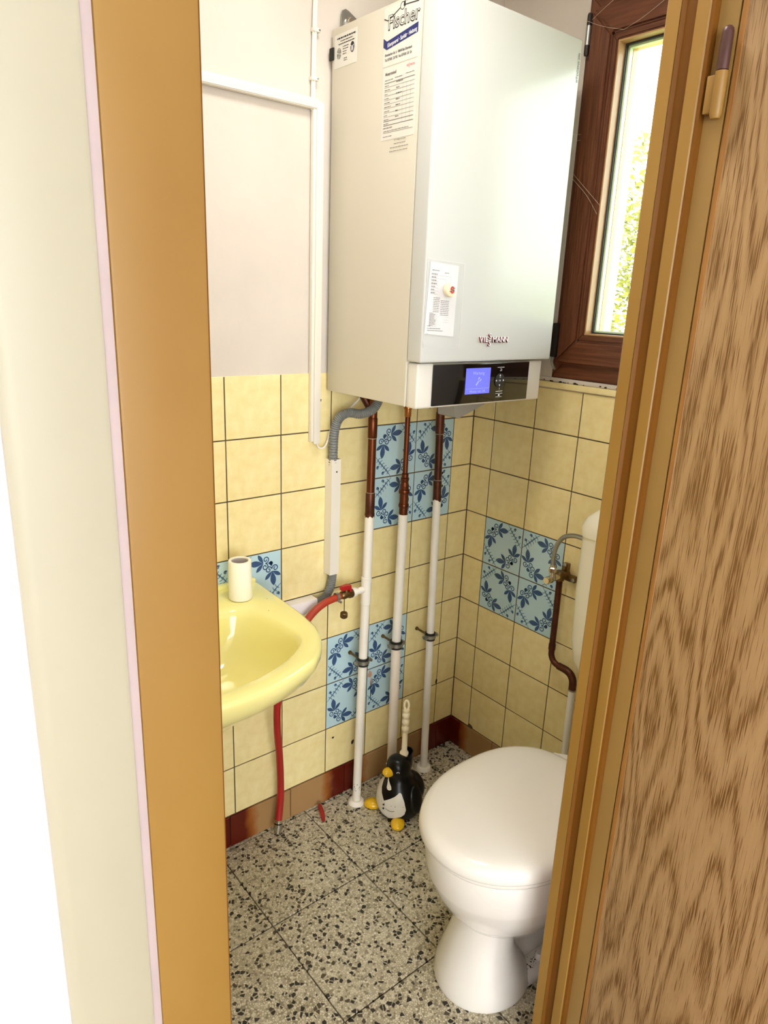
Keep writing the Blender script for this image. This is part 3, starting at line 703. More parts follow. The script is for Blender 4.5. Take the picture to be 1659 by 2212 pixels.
# measurement sticker
bm = B(); box(bm, SX, BX0+0.001, -0.198, -0.303, 1.800, 1.934); st = part('service_sticker', bm, 'sticker', boiler, smooth=False)
bm = B()
join_bm(bm, text_bm('Messprotokoll', 0.0075, side(0.2065, 1.9195), bold=0.0003, sx=0.8))
scribble_text(bm, 0.206, 0.232, 1.9105, 0.0012); scribble_text(bm, 0.238, 0.262, 1.9115, 0.0012); scribble_text(bm, 0.272, 0.297, 1.913, 0.0010)
for k in range(11):
    z = 1.9055-k*0.0078; th = 0.00055 if k in (0, 9, 10) else 0.00028
    sline(bm, (0.205, z), (0.299, z), th)
    if k < 10: scribble_text(bm, 0.206, 0.206+rndT.uniform(0.010, 0.026), z-0.0048, 0.0013)
for yv in (0.264, 0.276, 0.288): sline(bm, (yv, 1.8977), (yv, 1.8275), 0.00018)
scribble_text(bm, 0.205, 0.236, 1.8225, 0.0017); scribble_text(bm, 0.206, 0.288, 1.8165, 0.0012); sline(bm, (0.205, 1.8135), (0.299, 1.8135), 0.00035)
scribble_text(bm, 0.205, 0.235, 1.8065, 0.0011)
part('table_print', bm, 'ink_soft', st, smooth=False)
bm = B()
for k in range(7): scribble_text(bm, 0.243, 0.243+rndT.uniform(0.008, 0.02), 1.9035-k*0.0105, 0.0022)
for k, (a, b_) in enumerate(((0.242, 0.280), (0.242, 0.278), (0.230, 0.288), (0.228, 0.286))): scribble_text(bm, a, b_, 1.797-k*0.0068, 0.0011)
part('pencil_marks', bm, 'ink_soft', st, smooth=False)
bm = B(); join_bm(bm, text_bm('VIE', 0.0058, side(0.2725, 1.924), sx=0.85)); join_bm(bm, text_bm('S', 0.0058, side(0.2795, 1.926))); join_bm(bm, text_bm('S', 0.0058, side(0.2795, 1.9215))); join_bm(bm, text_bm('MANN', 0.0058, side(0.283, 1.924), sx=0.85))
part('red_print', bm, 'ink_red', st, smooth=False)
# guild sticker
bm = B(); box(bm, SX, BX0+0.001, -0.022, -0.104, 1.966, 2.031); st = part('guild_sticker', bm, 'sticker', boiler, smooth=False)
bm = B()
scribble_text(bm, 0.032, 0.101, 2.0225, 0.0028); scribble_text(bm, 0.045, 0.090, 2.0165, 0.0015); scribble_text(bm, 0.038, 0.096, 2.0110, 0.0018)
for k in range(4): scribble_text(bm, 0.054, 0.054+(0.022, 0.020, 0.014, 0.014)[k], 2.0045-k*0.0048, 0.0014)
for k in range(2): scribble_text(bm, 0.058, 0.071, 1.9815-k*0.0040, 0.0013)
for r_ in (0.0032, 0.006, 0.0088):
    for k in range(20):
        a, b_ = 2*PI*k/20, 2*PI*(k+1)/20
        if k % 5 == 4 and r_ > 0.004: continue
        sline(bm, (0.040+r_*0.8*math.cos(a), 1.9935+r_*1.15*math.sin(a)), (0.040+r_*0.8*math.cos(b_), 1.9935+r_*1.15*math.sin(b_)), 0.0006)
quad(bm, [(SX-0.0004, -(0.089+0.0072*math.cos(2*PI*k/20)), 1.9975+0.0102*math.sin(2*PI*k/20)) for k in range(20)])
part('guild_print', bm, 'ink', st, smooth=False)
bm = B()
sline(bm, (0.089, 1.9890), (0.089, 2.000), 0.0010, SX-0.0008); sline(bm, (0.086, 1.991), (0.086, 1.9985), 0.0008, SX-0.0008); sline(bm, (0.092, 1.991), (0.092, 1.9985), 0.0008, SX-0.0008)
sline(bm, (0.086, 1.991), (0.092, 1.991), 0.0008, SX-0.0008); sline(bm, (0.086, 1.9985), (0.0835, 2.001), 0.0008, SX-0.0008); sline(bm, (0.092, 1.9985), (0.0945, 2.001), 0.0008, SX-0.0008)
part('tap_emblem', bm, 'ink_white', st, smooth=False)
# underside parts
bm = B(); prism(bm, [(-0.255, 1.236), (-0.247, 1.189), (-0.232, 1.184), (-0.12, 1.222), (-0.11, 1.236), (-0.115, 1.252), (-0.255, 1.252)], lambda u, v: (u, -0.10, v), lambda u, v: (u, -0.165, v))
part('drip_tray', bm, 'grey_plastic', boiler, smooth=False)
bm = B(); box(bm, BX0+0.02, BX1-0.02, -0.29, -0.03, BZ0-0.003, BZ0+0.001); part('base_plate', bm, 'grey_plastic', boiler, smooth=False)

# --- sleeve with the log sheet, held by a round magnet
SLY = BYF-0.0012
sl = thing('document_sleeve', (-0.495, BYF, 1.39), 'clear plastic sleeve with a printed log sheet on the boiler front', 'document')
TILT = math.radians(-3)
def fr(u, v, y):   # sleeve coordinates: u right, v up from its lower left corner
    return (-0.553+u*math.cos(TILT)*1.0-v*math.sin(TILT)*0.0+v*0.006, y, 1.386+v-u*0.03)
def frq(bm, u0, u1, v0, v1, y): quad(bm, [fr(u0, v0, y), fr(u1, v0, y), fr(u1, v1, y), fr(u0, v1, y)])
bm = B(); loft(bm, [[fr(u, v, y) for u, v in ((0.002, 0.030), (0.087, 0.026), (0.090, 0.172), (0.008, 0.174))] for y in (SLY, SLY-0.0005)]); pp = part('log_sheet', bm, 'paper', sl, smooth=False)
bm = B(); YQ = SLY-0.0008
def row(u0, u1, v, h):
    u = u0
    while u < u1:
        w = min(rndT.uniform(0.002, 0.007), u1-u); frq(bm, u, u+w, v, v+h, YQ); u += w+0.001
row(0.014, 0.034, 0.157, 0.0018); row(0.050, 0.062, 0.154, 0.0016)
for k in range(7): row(0.013, 0.013+(0.017, 0.014, 0.014, 0.016, 0.011, 0.010, 0.012)[k], 0.1495-k*0.0062, 0.0022); frq(bm, 0.012, 0.033, 0.1480-k*0.0062, 0.1484-k*0.0062, YQ)
for a, b_, c, d in ((0.034, 0.068, 0.148, 0.1484), (0.0676, 0.068, 0.112, 0.148), (0.034, 0.055, 0.142, 0.1424), (0.0546, 0.055, 0.118, 0.142)): frq(bm, a, b_, c, d, YQ)
for k in range(9): row(0.022, 0.040, 0.103-k*0.0035, 0.0014); row(0.043, 0.068, 0.098-k*0.0036, 0.0014)
for k in range(10): row(0.013, 0.013+rndT.uniform(0.010, 0.020), 0.072-k*0.0028, 0.0011); frq(bm, 0.013, 0.036, 0.0710-k*0.0028, 0.0713-k*0.0028, YQ)
for k in range(4): frq(bm, 0.054, 0.069, 0.070-k*0.005, 0.0703-k*0.005, YQ)
row(0.009, 0.017, 0.0455, 0.0016); row(0.009, 0.047, 0.0405, 0.0015); row(0.009, 0.055, 0.0362, 0.0015); frq(bm, 0.009, 0.010, 0.029, 0.0315, YQ)
part('form_print', bm, 'ink_soft', pp, smooth=False)
bm = B()
N1, N2 = 10, 20
rn = random.Random(11); g = []
for i in range(N1+1):
    g.append([])
    for j in range(N2+1):
        u, v = 0.105*i/N1-0.002*0, 0.178*j/N2
        bumpy = 0.0008+0.0010*abs(math.sin(i*1.7+j*0.6))*rn.random()+0.0012*math.exp(-((u-0.05-0.0001*j)**2)/0.0002)*(1 if v < 0.09 else 0.2)
        g[-1].append(bm.verts.new(fr(u, v, SLY-0.0012-bumpy)))
for i in range(N1):
    for j in range(N2): bm.faces.new((g[i][j], g[i+1][j], g[i+1][j+1], g[i][j+1]))
part('film', bm, 'film', sl, label='crinkled clear film')
bm = B()
tube(bm, [fr(0.105, 0.0, SLY-0.002), fr(0.105, 0.09, SLY-0.003), fr(0.105, 0.178, SLY-0.002)], 0.0008, 6); part('welded_edge', bm, 'paper', sl)
bm = B(); tube(bm, [fr(0.0, 0.0, SLY-0.001), fr(0.0, 0.178, SLY-0.001)], 0.0005, 6); part('welded_edge', bm, 'paper', sl)
bm = B(); tube(bm, [fr(0.0, 0.178, SLY-0.002), fr(0.105, 0.178, SLY-0.002)], 0.0004, 6)
part('welded_edge', bm, 'paper', sl)
mg = thing('magnet', (-0.4905, BYF-0.003, 1.506), 'round ivory magnet with a red and black swirl', 'magnet')
bm = B(); lathe(bm, [(0.0135, -0.0032), (0.0145, -0.0036), (0.0145, -0.0085), (0.0148, -0.010), (0.0142, -0.0125), (0.0125, -0.0135)], (-0.4905, BYF, 1.506), 32, 'Y'); part('body', bm, 'ivory', mg)
bm = B(); YM = BYF-0.0139; mcx, mcz = -0.4885, 1.506
def arc(bm, cx, cz, r0, r1, a0, a1, y, n=12):
    for k in range(n):
        a, b_ = math.radians(a0+(a1-a0)*k/n), math.radians(a0+(a1-a0)*(k+1)/n)
        quad(bm, [(cx+r0*math.cos(a), y, cz+r0*math.sin(a)), (cx+r1*math.cos(a), y, cz+r1*math.sin(a)), (cx+r1*math.cos(b_), y, cz+r1*math.sin(b_)), (cx+r0*math.cos(b_), y, cz+r0*math.sin(b_))])
arc(bm, mcx, mcz+0.0014, 0.0018, 0.0062, 15, 215, YM); arc(bm, mcx, mcz-0.0014, 0.0018, 0.0062, 195, 395, YM)
part('red_swirl', bm, 'ink_red', mg, smooth=False)
bm = B()
for dz, x0, x1 in ((0.0022, -0.003, 0.0085), (-0.0022, -0.0085, 0.003)):
    for k in range(8):
        t0, t1 = k/8, (k+1)/8
        f = lambda t: (mcx+x0+(x1-x0)*t, mcz+dz+0.0014*math.sin(2*PI*(t-0.5)))
        (a, b_), (c, d) = f(t0), f(t1); quad(bm, [(a, YM-0.0003, b_-0.0007), (c, YM-0.0003, d-0.0007), (c, YM-0.0003, d+0.0007), (a, YM-0.0003, b_+0.0007)])
part('black_wave', bm, 'ink', mg, smooth=False)

# ================================================================== heating pipes under the boiler
PY = -0.065
def clamp(parent, x, z, r):
    bm = B()
    for dz in (-0.008, 0.008): lathe(bm, [(r+0.0005, dz-0.0045), (r+0.004, dz-0.004), (r+0.004, dz+0.004), (r+0.0005, dz+0.0045)], (x, PY, z), 24, cap=False)
    c = part('clamp', bm, 'rubber', parent)
    bm = B(); lathe(bm, [(r+0.003, -0.0045), (r+0.0065, -0.0045), (r+0.0065, 0.0045), (r+0.003, 0.0045)], (x, PY, z), 24, cap=False)
    lathe(bm, [(r+0.004, 0.0045), (r+0.0055, 0.005), (r+0.0055, 0.0065)], (x, PY, z), 24, cap=False)
    for s in (-1, 1):
        box(bm, x+s*(r+0.005), x+s*(r+0.015), PY-0.0045, PY+0.0045, z-0.005, z+0.005, 0.001)
        lathe(bm, [(0.0045, -0.010), (0.0045, -0.006), (0.003, -0.0055), (0.003, 0.008)], (x+s*(r+0.011), PY, z), 10, 'Y')
    part('clamp_ring', bm, 'steel', c)
    bm = B(); tube(bm, [(x, PY+r+0.003, z+0.0), (x, -0.0005, z)], 0.0035, 10); lathe(bm, [(0.006, -0.004), (0.006, 0.0)], (x, -0.0006, z), 12, 'Y'); part('clamp_screw', bm, 'brass', c)
def flange(parent, x, y, r):
    bm = B(); lathe(bm, [(0.026, 0.0008), (0.026, 0.004), (0.022, 0.011), (r+0.004, 0.0135), (r+0.001, 0.012)], (x, y, 0), 28); part('floor_rosette', bm, 'pipe_white', parent)
def flakes(parent, x, z, r, m, seed):
    rn = random.Random(seed); bm = B()
    n = 20; low = [z-rn.uniform(0.001, 0.010) for _ in range(n)]
    ring0 = [(x+(r+0.0006)*math.cos(2*PI*k/n), PY+(r+0.0006)*math.sin(2*PI*k/n), z+0.004) for k in range(n)]
    ring1 = [(x+(r+0.0006)*math.cos(2*PI*k/n), PY+(r+0.0006)*math.sin(2*PI*k/n), low[k]) for k in range(n)]
    loft(bm, [ring0, ring1], False, False); part('paint_edge', bm, m, parent)
# pipe left
p1 = thing('heating_pipe', (-0.459, PY, 0), 'left white heating pipe with red drain valve, copper above', 'pipe', 'heating pipes under the boiler')
bm = B(); tube(bm, [(-0.459, PY, 0.006), (-0.4525, PY, 0.45), (-0.4455, PY, 0.925)], 0.0128, 20); part('painted_tube', bm, 'pipe_white', p1)
bm = B(); tube(bm, [(-0.4455, PY, 0.925), (-0.4455, PY, 1.245)], 0.0112, 20); cp = part('copper_tube', bm, 'copper', p1)
bm = B(); lathe(bm, [(0.0118, 0.918), (0.0128, 0.920), (0.0128, 0.983), (0.0118, 0.985)], (-0.4455, PY, 0), 20); part('coupling', bm, 'copper_dark', cp)
flakes(cp, -0.4455, 0.924, 0.0129, 'copper_dark', 1)
for z in (0.985, 1.133):
    bm = B(); lathe(bm, [(0.0114, z-0.0015), (0.0121, z), (0.0114, z+0.0015)], (-0.4455, PY, 0), 20); part('solder_ring', bm, 'solder', cp)
bm = B(); lathe(bm, [(0.0113, 1.133), (0.0126, 1.135), (0.0126, 1.185), (0.0113, 1.187)], (-0.4455, PY, 0), 20); part('coupling', bm, 'copper', cp)
for z in (0.655, 0.733):
    pass
bm = B(); lathe(bm, [(0.0130, 0.660), (0.0146, 0.662), (0.0146, 0.742), (0.0130, 0.744)], (-0.4490, PY, 0), 20); part('tee_sleeve', bm, 'pipe_white', p1)
bm = B(); lathe(bm, [(0.0095, -0.010), (0.0095, -0.028), (0.0080, -0.029), (0.0080, -0.036), (0.0125, -0.037), (0.0125, -0.048), (0.0105, -0.049)], (-0.449, PY, 0.707), 16, 'X'); part('tee_branch', bm, 'pipe_white', p1)
flange(p1, -0.459, PY, 0.0128); clamp(p1, -0.4517, 0.482, 0.0128)
rn = random.Random(4); bm = B()
for k in range(14):
    a = rn.uniform(PI*1.0, PI*1.9); z = rn.uniform(0.045, 0.085); w = rn.uniform(0.08, 0.22); h_ = rn.uniform(0.002, 0.005)
    quad(bm, [(-0.4583+0.01300*math.cos(q), PY+0.01300*math.sin(q), zz) for q, zz in ((a, z), (a+w, z+h_*0.3), (a+w*0.8, z+h_), (a+0.1*w, z+h_*0.8))])
part('paint_chips', bm, 'dirt', p1, smooth=False)
# pipe centre
p2 = thing('heating_pipe', (-0.323, PY, 0), 'middle white heating pipe with slim copper tube and union fittings', 'pipe', 'heating pipes under the boiler')
bm = B(); tube(bm, [(-0.322, PY, 0.004), (-0.328, PY, 0.50)], 0.0145, 20); part('painted_tube', bm, 'pipe_dirty', p2)
bm = B(); tube(bm, [(-0.328, PY, 0.47), (-0.325, PY, 0.905)], 0.0135, 20); part('painted_tube', bm, 'pipe_white', p2)
bm = B(); tube(bm, [(-0.325, PY, 0.905), (-0.3255, PY, 1.245)], 0.0072, 16); cp = part('copper_tube', bm, 'copper', p2)
bm = B(); lathe(bm, [(0.0122, 0.900), (0.0122, 0.925), (0.0140, 0.926), (0.0150, 0.931), (0.0140, 0.936), (0.0125, 0.937), (0.0125, 0.965), (0.0148, 0.966), (0.0158, 0.971), (0.0148, 0.977), (0.0118, 0.979), (0.0118, 0.985), (0.0128, 0.988), (0.0118, 0.992), (0.0105, 0.995), (0.0105, 1.002), (0.0120, 1.005), (0.0120, 1.010), (0.0098, 1.012), (0.0098, 1.022), (0.0076, 1.024)], (-0.325, PY, 0), 20)
part('union_fitting', bm, 'copper', cp)
bm = B(); lathe(bm, [(0.0078, 1.180), (0.0092, 1.182), (0.0092, 1.200), (0.0112, 1.202), (0.0112, 1.208), (0.0092, 1.210), (0.0092, 1.216)], (-0.3255, PY, 0), 18); lathe(bm, [(0.0122, 1.216), (0.0122, 1.236), (0.0110, 1.238)], (-0.3255, PY, 0), 6)
part('top_fitting', bm, 'copper_bright', cp)
flange(p2, -0.322, PY, 0.0145); clamp(p2, -0.328, 0.500, 0.0145)
# pipe right
p3 = thing('heating_pipe', (-0.181, PY, 0), 'right white heating pipe nearest the corner, dark copper above', 'pipe', 'heating pipes under the boiler')
bm = B(); tube(bm, [(-0.181, PY, 0.006), (-0.1905, PY, 0.55), (-0.197, PY, 0.935)], 0.0118, 20); part('painted_tube', bm, 'pipe_white', p3)
bm = B(); tube(bm, [(-0.197, PY, 0.935), (-0.206, PY, 1.245)], 0.0108, 20); cp = part('copper_tube', bm, 'copper_dark', p3)
flakes(cp, -0.197, 0.934, 0.0121, 'copper_dark', 2)
bm = B(); tube(bm, [(-0.1972, PY, 0.940), (-0.1990, PY, 0.985)], 0.0122, 20); part('coupling', bm, 'copper_dark', cp)
bm = B(); tube(bm, [(-0.2030, PY, 1.125), (-0.2045, PY, 1.185)], 0.0124, 20); part('coupling', bm, 'copper_dark', cp)
for z, x in ((0.988, -0.1985), (1.123, -0.2025)):
    bm = B(); lathe(bm, [(0.0112, z-0.0014), (0.0122, z), (0.0112, z+0.0014)], (x, PY, 0), 20); part('solder_ring', bm, 'solder', cp)
flange(p3, -0.181, PY, 0.0118); clamp(p3, -0.1893, 0.487, 0.0118)

# --- drain valve with red lever on the left pipe
dv = thing('drain_valve', (-0.51, PY, 0.70), 'tarnished brass drain valve with red lever and hanging cap', 'valve')
bm = B(); lathe(bm, [(0.012, -0.498), (0.0135, -0.500), (0.0135, -0.509), (0.011, -0.510), (0.0115, -0.520), (0.0125, -0.524), (0.0105, -0.534), (0.0085, -0.536), (0.0085, -0.552)], (0, PY, 0.707), 18, 'X')
lathe(bm, [(0.006, 0.008), (0.006, 0.017), (0.004, 0.018)], (-0.520, PY-0.004, 0.707), 12)
vb = part('valve_body', bm, 'brass', dv)
bm = B(); prism(bm, [(-0.007, -0.010), (0.007, -0.010), (0.008, 0.0), (0.0075, 0.022), (-0.0075, 0.024), (-0.008, 0.0)], lambda u, v: (-0.517-v*1.0, PY-0.004+u, 0.724), lambda u, v: (-0.517-v*1.0, PY-0.004+u, 0.736))
bmesh.ops.bevel(bm, geom=list(bm.edges), offset=0.002, segments=2, affect='EDGES')
box(bm, -0.513, -0.507, PY-0.011, PY+0.003, 0.716, 0.730, 0.0015)
part('lever', bm, 'red_plastic', dv)
bm = B(); tube(bm, [(-0.528, PY-0.006, 0.699), (-0.529, PY-0.008, 0.680), (-0.529, PY-0.008, 0.662)], 0.0012, 6); part('cap_strap', bm, 'rubber', dv)
bm = B(); lathe(bm, [(0.0095, -0.006), (0.0105, -0.005), (0.0105, 0.006), (0.009, 0.007), (0.0085, 0.0065), (0.0085, -0.002)], (0, 0, 0), 20, 'Y')
bmesh.ops.transform(bm, matrix=Matrix.Translation((-0.531, PY-0.010, 0.652)) @ Matrix.Rotation(math.radians(-38), 4, 'Z') @ Matrix.Rotation(math.radians(25), 4, 'X'), verts=bm.verts)
part('cap', bm, 'brass', dv)
bm = B(); lathe(bm, [(0.0108, -0.544), (0.0122, -0.544), (0.0122, -0.553), (0.0108, -0.553)], (0, PY, 0.7065), 18, 'X', cap=False); lathe(bm, [(0.0035, -0.020), (0.0035, -0.008)], (-0.5485, PY, 0.698), 10, 'Y')
part('hose_clip', bm, 'steel', dv)
# --- red hose: from the valve behind the basin and down to the floor
hp = spline([(-0.538, PY, 0.7065), (-0.560, PY, 0.704), (-0.590, PY, 0.698), (-0.625, PY-0.002, 0.682), (-0.655, PY-0.006, 0.655), (-0.690, PY-0.02, 0.60), (-0.728, PY-0.03, 0.53), (-0.745, -0.085, 0.47), (-0.742, -0.075, 0.38), (-0.724, -0.055, 0.28), (-0.715, -0.045, 0.20), (-0.712, -0.040, 0.12), (-0.722, -0.045, 0.05)], 8)
rh = thing('red_hose', (-0.72, -0.045, 0), 'red rubber drain hose hanging below the basin to the floor', 'hose')
k0 = len(hp)//2-6
bm = B(); tube(bm, hp[:k0+1], 0.0098, 14); part('upper_length', bm, 'orange_hose', rh)
bm = B(); tube(bm, hp[k0:], 0.0098, 14); part('hanging_length', bm, 'red_hose', rh)
bm = B(); d = (hp[-1]-hp[-2]).normalized(); tube(bm, [hp[-1]-d*0.006, hp[-1]+d*0.004], 0.0108, 16); tube(bm, [hp[-1]+d*0.006, hp[-1]+d*0.024], 0.0132, 12); tube(bm, [hp[-1]+d*0.024, hp[-1]+d*0.034], 0.0108, 16)
part('coupling', bm, 'chrome', rh)
bm = B(); q = hp[-1]+d*0.0343; tube(bm, [q, q+d*0.0004], 0.0075, 14); part('coupling_bore', bm, 'rubber', rh)
# loose red scrap of hose on the floor
bm = B(); tube(bm, spline([(-0.590, -0.080, 0.006), (-0.578, -0.055, 0.011), (-0.572, -0.036, 0.016), (-0.566, -0.020, 0.014)], 4), lambda i: (0.003, 0.005, 0.006, 0.0065, 0.007, 0.007, 0.007, 0.007, 0.007, 0.0068, 0.006, 0.005, 0.004)[min(i, 12)], 8)
single('hose_scrap', bm, 'red_hose', 'small red scrap of hose lying on the floor', 'scrap')

# --- grey corrugated drain hose
def corr(pts, r, name, parent, step=3):
    bm = B(); tube(bm, pts, lambda i: r if (i//1) % 2 == 0 else r*0.86, 14); return part(name, bm, 'grey_hose', parent)
gh = thing('corrugated_hose', (-0.50, -0.06, 0.70), 'grey corrugated drain hose curving from the boiler to the trunking', 'hose')
corr(spline([(-0.435, -0.080, 1.262), (-0.440, -0.080, 1.235), (-0.458, -0.078, 1.210), (-0.490, -0.070, 1.200), (-0.518, -0.058, 1.203), (-0.538, -0.046, 1.190), (-0.545, -0.036, 1.160), (-0.5405, -0.024, 1.110), (-0.537, -0.018, 1.060)], 14), 0.0125, 'upper_hose', gh)
corr(spline([(-0.530, -0.018, 0.78), (-0.532, -0.018, 0.745), (-0.540, -0.020, 0.715), (-0.556, -0.022, 0.693), (-0.580, -0.022, 0.683), (-0.60, -0.022, 0.682)], 12), 0.0125, 'lower_hose', gh)
# --- trunking
tv = thing('trunking', (-0.53, 0, 0.757), 'short white vertical trunking around the grey hose below the boiler', 'trunking')
bm = B(); loft(bm, [[(-0.5490, -0.001, z), (-0.5490, -0.031, z), (-0.5200, -0.031, z), (-0.5200, -0.001, z), (-0.5225, -0.001, z), (-0.5225, -0.0285, z), (-0.5465, -0.0285, z), (-0.5465, -0.001, z)] for z in (0.757, 1.078)]); part('channel', bm, 'pvc', tv, smooth=False)
bm = B(); lathe(bm, [(0.0022, -0.0312), (0.0022, -0.0316)], (-0.533, 0, 1.045), 8, 'Y'); part('screw', bm, 'dirt', tv)
bm = B(); box(bm, -0.80, -0.590, -0.034, -0.001, 0.664, 0.700, 0.0015); single('trunking', bm, 'pvc_cool', 'short white horizontal trunking above the basin edge', 'trunking')
tv = thing('cable_trunking', (-0.589, 0, 1.125), 'slim white vertical cable trunking left of the boiler', 'trunking')
bm = B(); box(bm, -0.6030, -0.5780, -0.013, -0.001, 1.128, 1.900, 0.0012); part('channel', bm, 'pvc', tv)
bm = B(); box(bm, -0.5960, -0.5770, -0.017, -0.0132, 1.122, 1.895, 0.001); part('lid', bm, 'pvc', tv)
tv = thing('cable_trunking', (-1.04, 0, 1.893), 'slim white horizontal cable trunking high on the wall', 'trunking')
bm = B(); box(bm, XC, -0.5925, -0.014, -0.001, 1.882, 1.904, 0.0012); part('channel', bm, 'pvc', tv)
bm = B(); box(bm, XC, -0.5905, -0.0165, -0.0142, 1.884, 1.902, 0.0008); part('lid', bm, 'pvc', tv)
cb = thing('cable', (-0.597, 0, 1.90), 'white cable clipped to the wall above the trunking', 'cable')
bm = B(); tube(bm, spline([(-0.5985, -0.007, 1.88), (-0.5975, -0.007, 1.97), (-0.5955, -0.007, 2.06), (-0.594, -0.007, 2.14), (-0.594, -0.007, H)], 5), 0.0032, 8)
tube(bm, spline([(-0.6035, -0.0055, 1.88), (-0.6025, -0.0055, 1.97), (-0.6005, -0.0055, 2.06), (-0.599, -0.0055, 2.14), (-0.599, -0.0055, H)], 5), 0.0024, 8)
part('cable_run', bm, 'pvc', cb)
for z, x in ((1.943, -0.5975), (2.037, -0.5945), (2.25, -0.594)):
    bm = B(); box(bm, x-0.010, x+0.008, -0.0125, -0.001, z-0.004, z+0.004, 0.0015); c = part('clip', bm, 'pvc', cb)
    bm = B(); lathe(bm, [(0.0022, -0.0126), (0.0018, -0.014)], (x+0.0055, 0, z), 8, 'Y'); part('clip_nail', bm, 'steel', c)
wc = thing('sensor_cable', (-0.56, -0.02, 1.12), 'thin white cable looping from trunking up behind the grey hose', 'cable')
bm = B(); tube(bm, spline([(-0.584, -0.008, 1.135), (-0.580, -0.012, 1.113), (-0.566, -0.016, 1.110), (-0.551, -0.012, 1.124), (-0.540, -0.008, 1.150), (-0.522, -0.008, 1.178), (-0.49, -0.02, 1.205), (-0.462, -0.035, 1.240), (-0.455, -0.04, 1.26)], 6), 0.0024, 8); part('cable_run', bm, 'pvc', wc)
bm = B(); tube(bm, spline([(-0.285, -0.12, 1.262), (-0.270, -0.125, 1.230), (-0.250, -0.125, 1.218), (-0.230, -0.12, 1.232), (-0.222, -0.115, 1.26)], 6), 0.0028, 8)
single('cable_loop', bm, 'pvc', 'small white cable loop hanging under the boiler', 'cable')
bm = B(); tube(bm, spline([(-0.470, -0.03, 1.262), (-0.452, -0.045, 1.225), (-0.446, -0.055, 1.205)], 4), 0.0105, 12)
part('copper_bend', bm, 'copper_dark', p1)

# ================================================================== wash basin
def ray_outline(poly, c, angles):
    out = []
    for a in angles:
        d = (math.cos(a), math.sin(a)); best = None
        for (x0, y0), (x1, y1) in zip(poly, poly[1:]+poly[:1]):
            ex, ey = x1-x0, y1-y0; den = d[0]*ey-d[1]*ex
            if abs(den) < 1e-12: continue
            t = ((x0-c[0])*ey-(y0-c[1])*ex)/den; s = ((x0-c[0])*d[1]-(y0-c[1])*d[0])/den
            if t > 0 and -1e-9 <= s <= 1+1e-9 and (best is None or t > best): best = t
        out.append((c[0]+d[0]*best, c[1]+d[1]*best))
    return out
def round_poly(corners, n=10):
    """corners: (x, y, radius) in order; quadratic-rounded polygon"""
    out = []; m = len(corners)
    for i, (x, y, r) in enumerate(corners):
        px, py, _ = corners[i-1]; nx, ny, _ = corners[(i+1) % m]
        a = Vector((px-x, py-y)).normalized(); b_ = Vector((nx-x, ny-y)).normalized(); c = Vector((x, y))
        p0, p2 = c+a*r, c+b_*r
        for k in range(n+1):
            t = k/n; q = p0*(1-t)**2+c*2*t*(1-t)+p2*t*t; out.append((q.x, q.y))
    return out
SC = (-1.07, -0.27); SZ = 0.786
NA = 120; AN = [2*PI*k/NA for k in range(NA)]
outer = round_poly([(-0.762, 0.0, 0.01), (-0.772, -0.27, 0.06), (-0.80, -0.40, 0.10), (-0.93, -0.475, 0.09), (-1.07, -0.492, 0.08), (-1.21, -0.475, 0.09), (-1.34, -0.40, 0.10), (-1.368, -0.27, 0.06), (-1.378, 0.0, 0.01)])
inner = round_poly([(-0.865, -0.130, 0.05), (-0.838, -0.22, 0.04), (-0.828, -0.345, 0.055), (-0.93, -0.415, 0.06), (-1.07, -0.446, 0.08), (-1.21, -0.415, 0.06), (-1.312, -0.345, 0.055), (-1.302, -0.22, 0.04), (-1.275, -0.130, 0.05), (-1.07, -0.125, 0.05)])
RO = ray_outline(outer, SC, AN); RI = ray_outline(inner, SC, AN)
def sc(pts, s, z, c=SC, dy=0.0): return [(c[0]+(x-c[0])*s, min(c[1]+(y-c[1])*s+dy, 0.0), z) for x, y in pts]
BC = (-1.07, -0.16)
rings = [sc(RO, 0.30, 0.560, BC), sc(RO, 0.45, 0.590, BC), sc(RO, 0.60, 0.640, BC), sc(RO, 0.71, 0.680, BC), sc(RO, 0.78, 0.698, BC), sc(RO, 0.86, 0.709, BC), sc(RO, 0.94, 0.730, BC), sc(RO, 0.997, 0.762, BC), sc(RO, 0.999, 0.776, BC), sc(RO, 0.990, 0.784, SC), sc(RO, 0.970, SZ+0.001)]
mid = lambda t, z: [(a[0]*(1-t)+b_[0]*t, a[1]*(1-t)+b_[1]*t, z) for a, b_ in zip(RO, RI)]
rings += [mid(0.5, SZ+0.0005), mid(0.86, SZ-0.001), mid(1.0, SZ-0.006), sc(RI, 0.975, SZ-0.020), sc(RI, 0.93, SZ-0.055), sc(RI, 0.84, SZ-0.095), sc(RI, 0.65, SZ-0.125), sc(RI, 0.35, SZ-0.138), sc(RI, 0.10, SZ-0.142)]
sink = thing('wash_basin', (-1.07, 0, 0.56), 'pastel yellow ceramic wash basin on the tiled wall', 'basin')
bm = B(); loft(bm, rings); part('bowl', bm, 'yellow_ceramic', sink, angle=70)
bm = B(); box(bm, -1.37, -0.768, -0.02, -0.0005, SZ-0.004, SZ+0.009, 0.004); part('back_ledge', bm, 'yellow_ceramic', sink)
bm = B(); lathe(bm, [(0.030, SZ-0.1405), (0.030, SZ-0.138), (0.022, SZ-0.1375), (0.016, SZ-0.141)], (SC[0], SC[1], 0), 20); part('drain', bm, 'chrome', sink)
bm = B(); lathe(bm, [(0.016, 0.36), (0.016, 0.56)], (-1.07, -0.16, 0), 16); tube(bm, spline([(-1.07, -0.16, 0.37), (-1.07, -0.15, 0.34), (-1.07, -0.10, 0.34), (-1.07, -0.01, 0.40)], 5), 0.016, 12); part('trap', bm, 'chrome', sink)
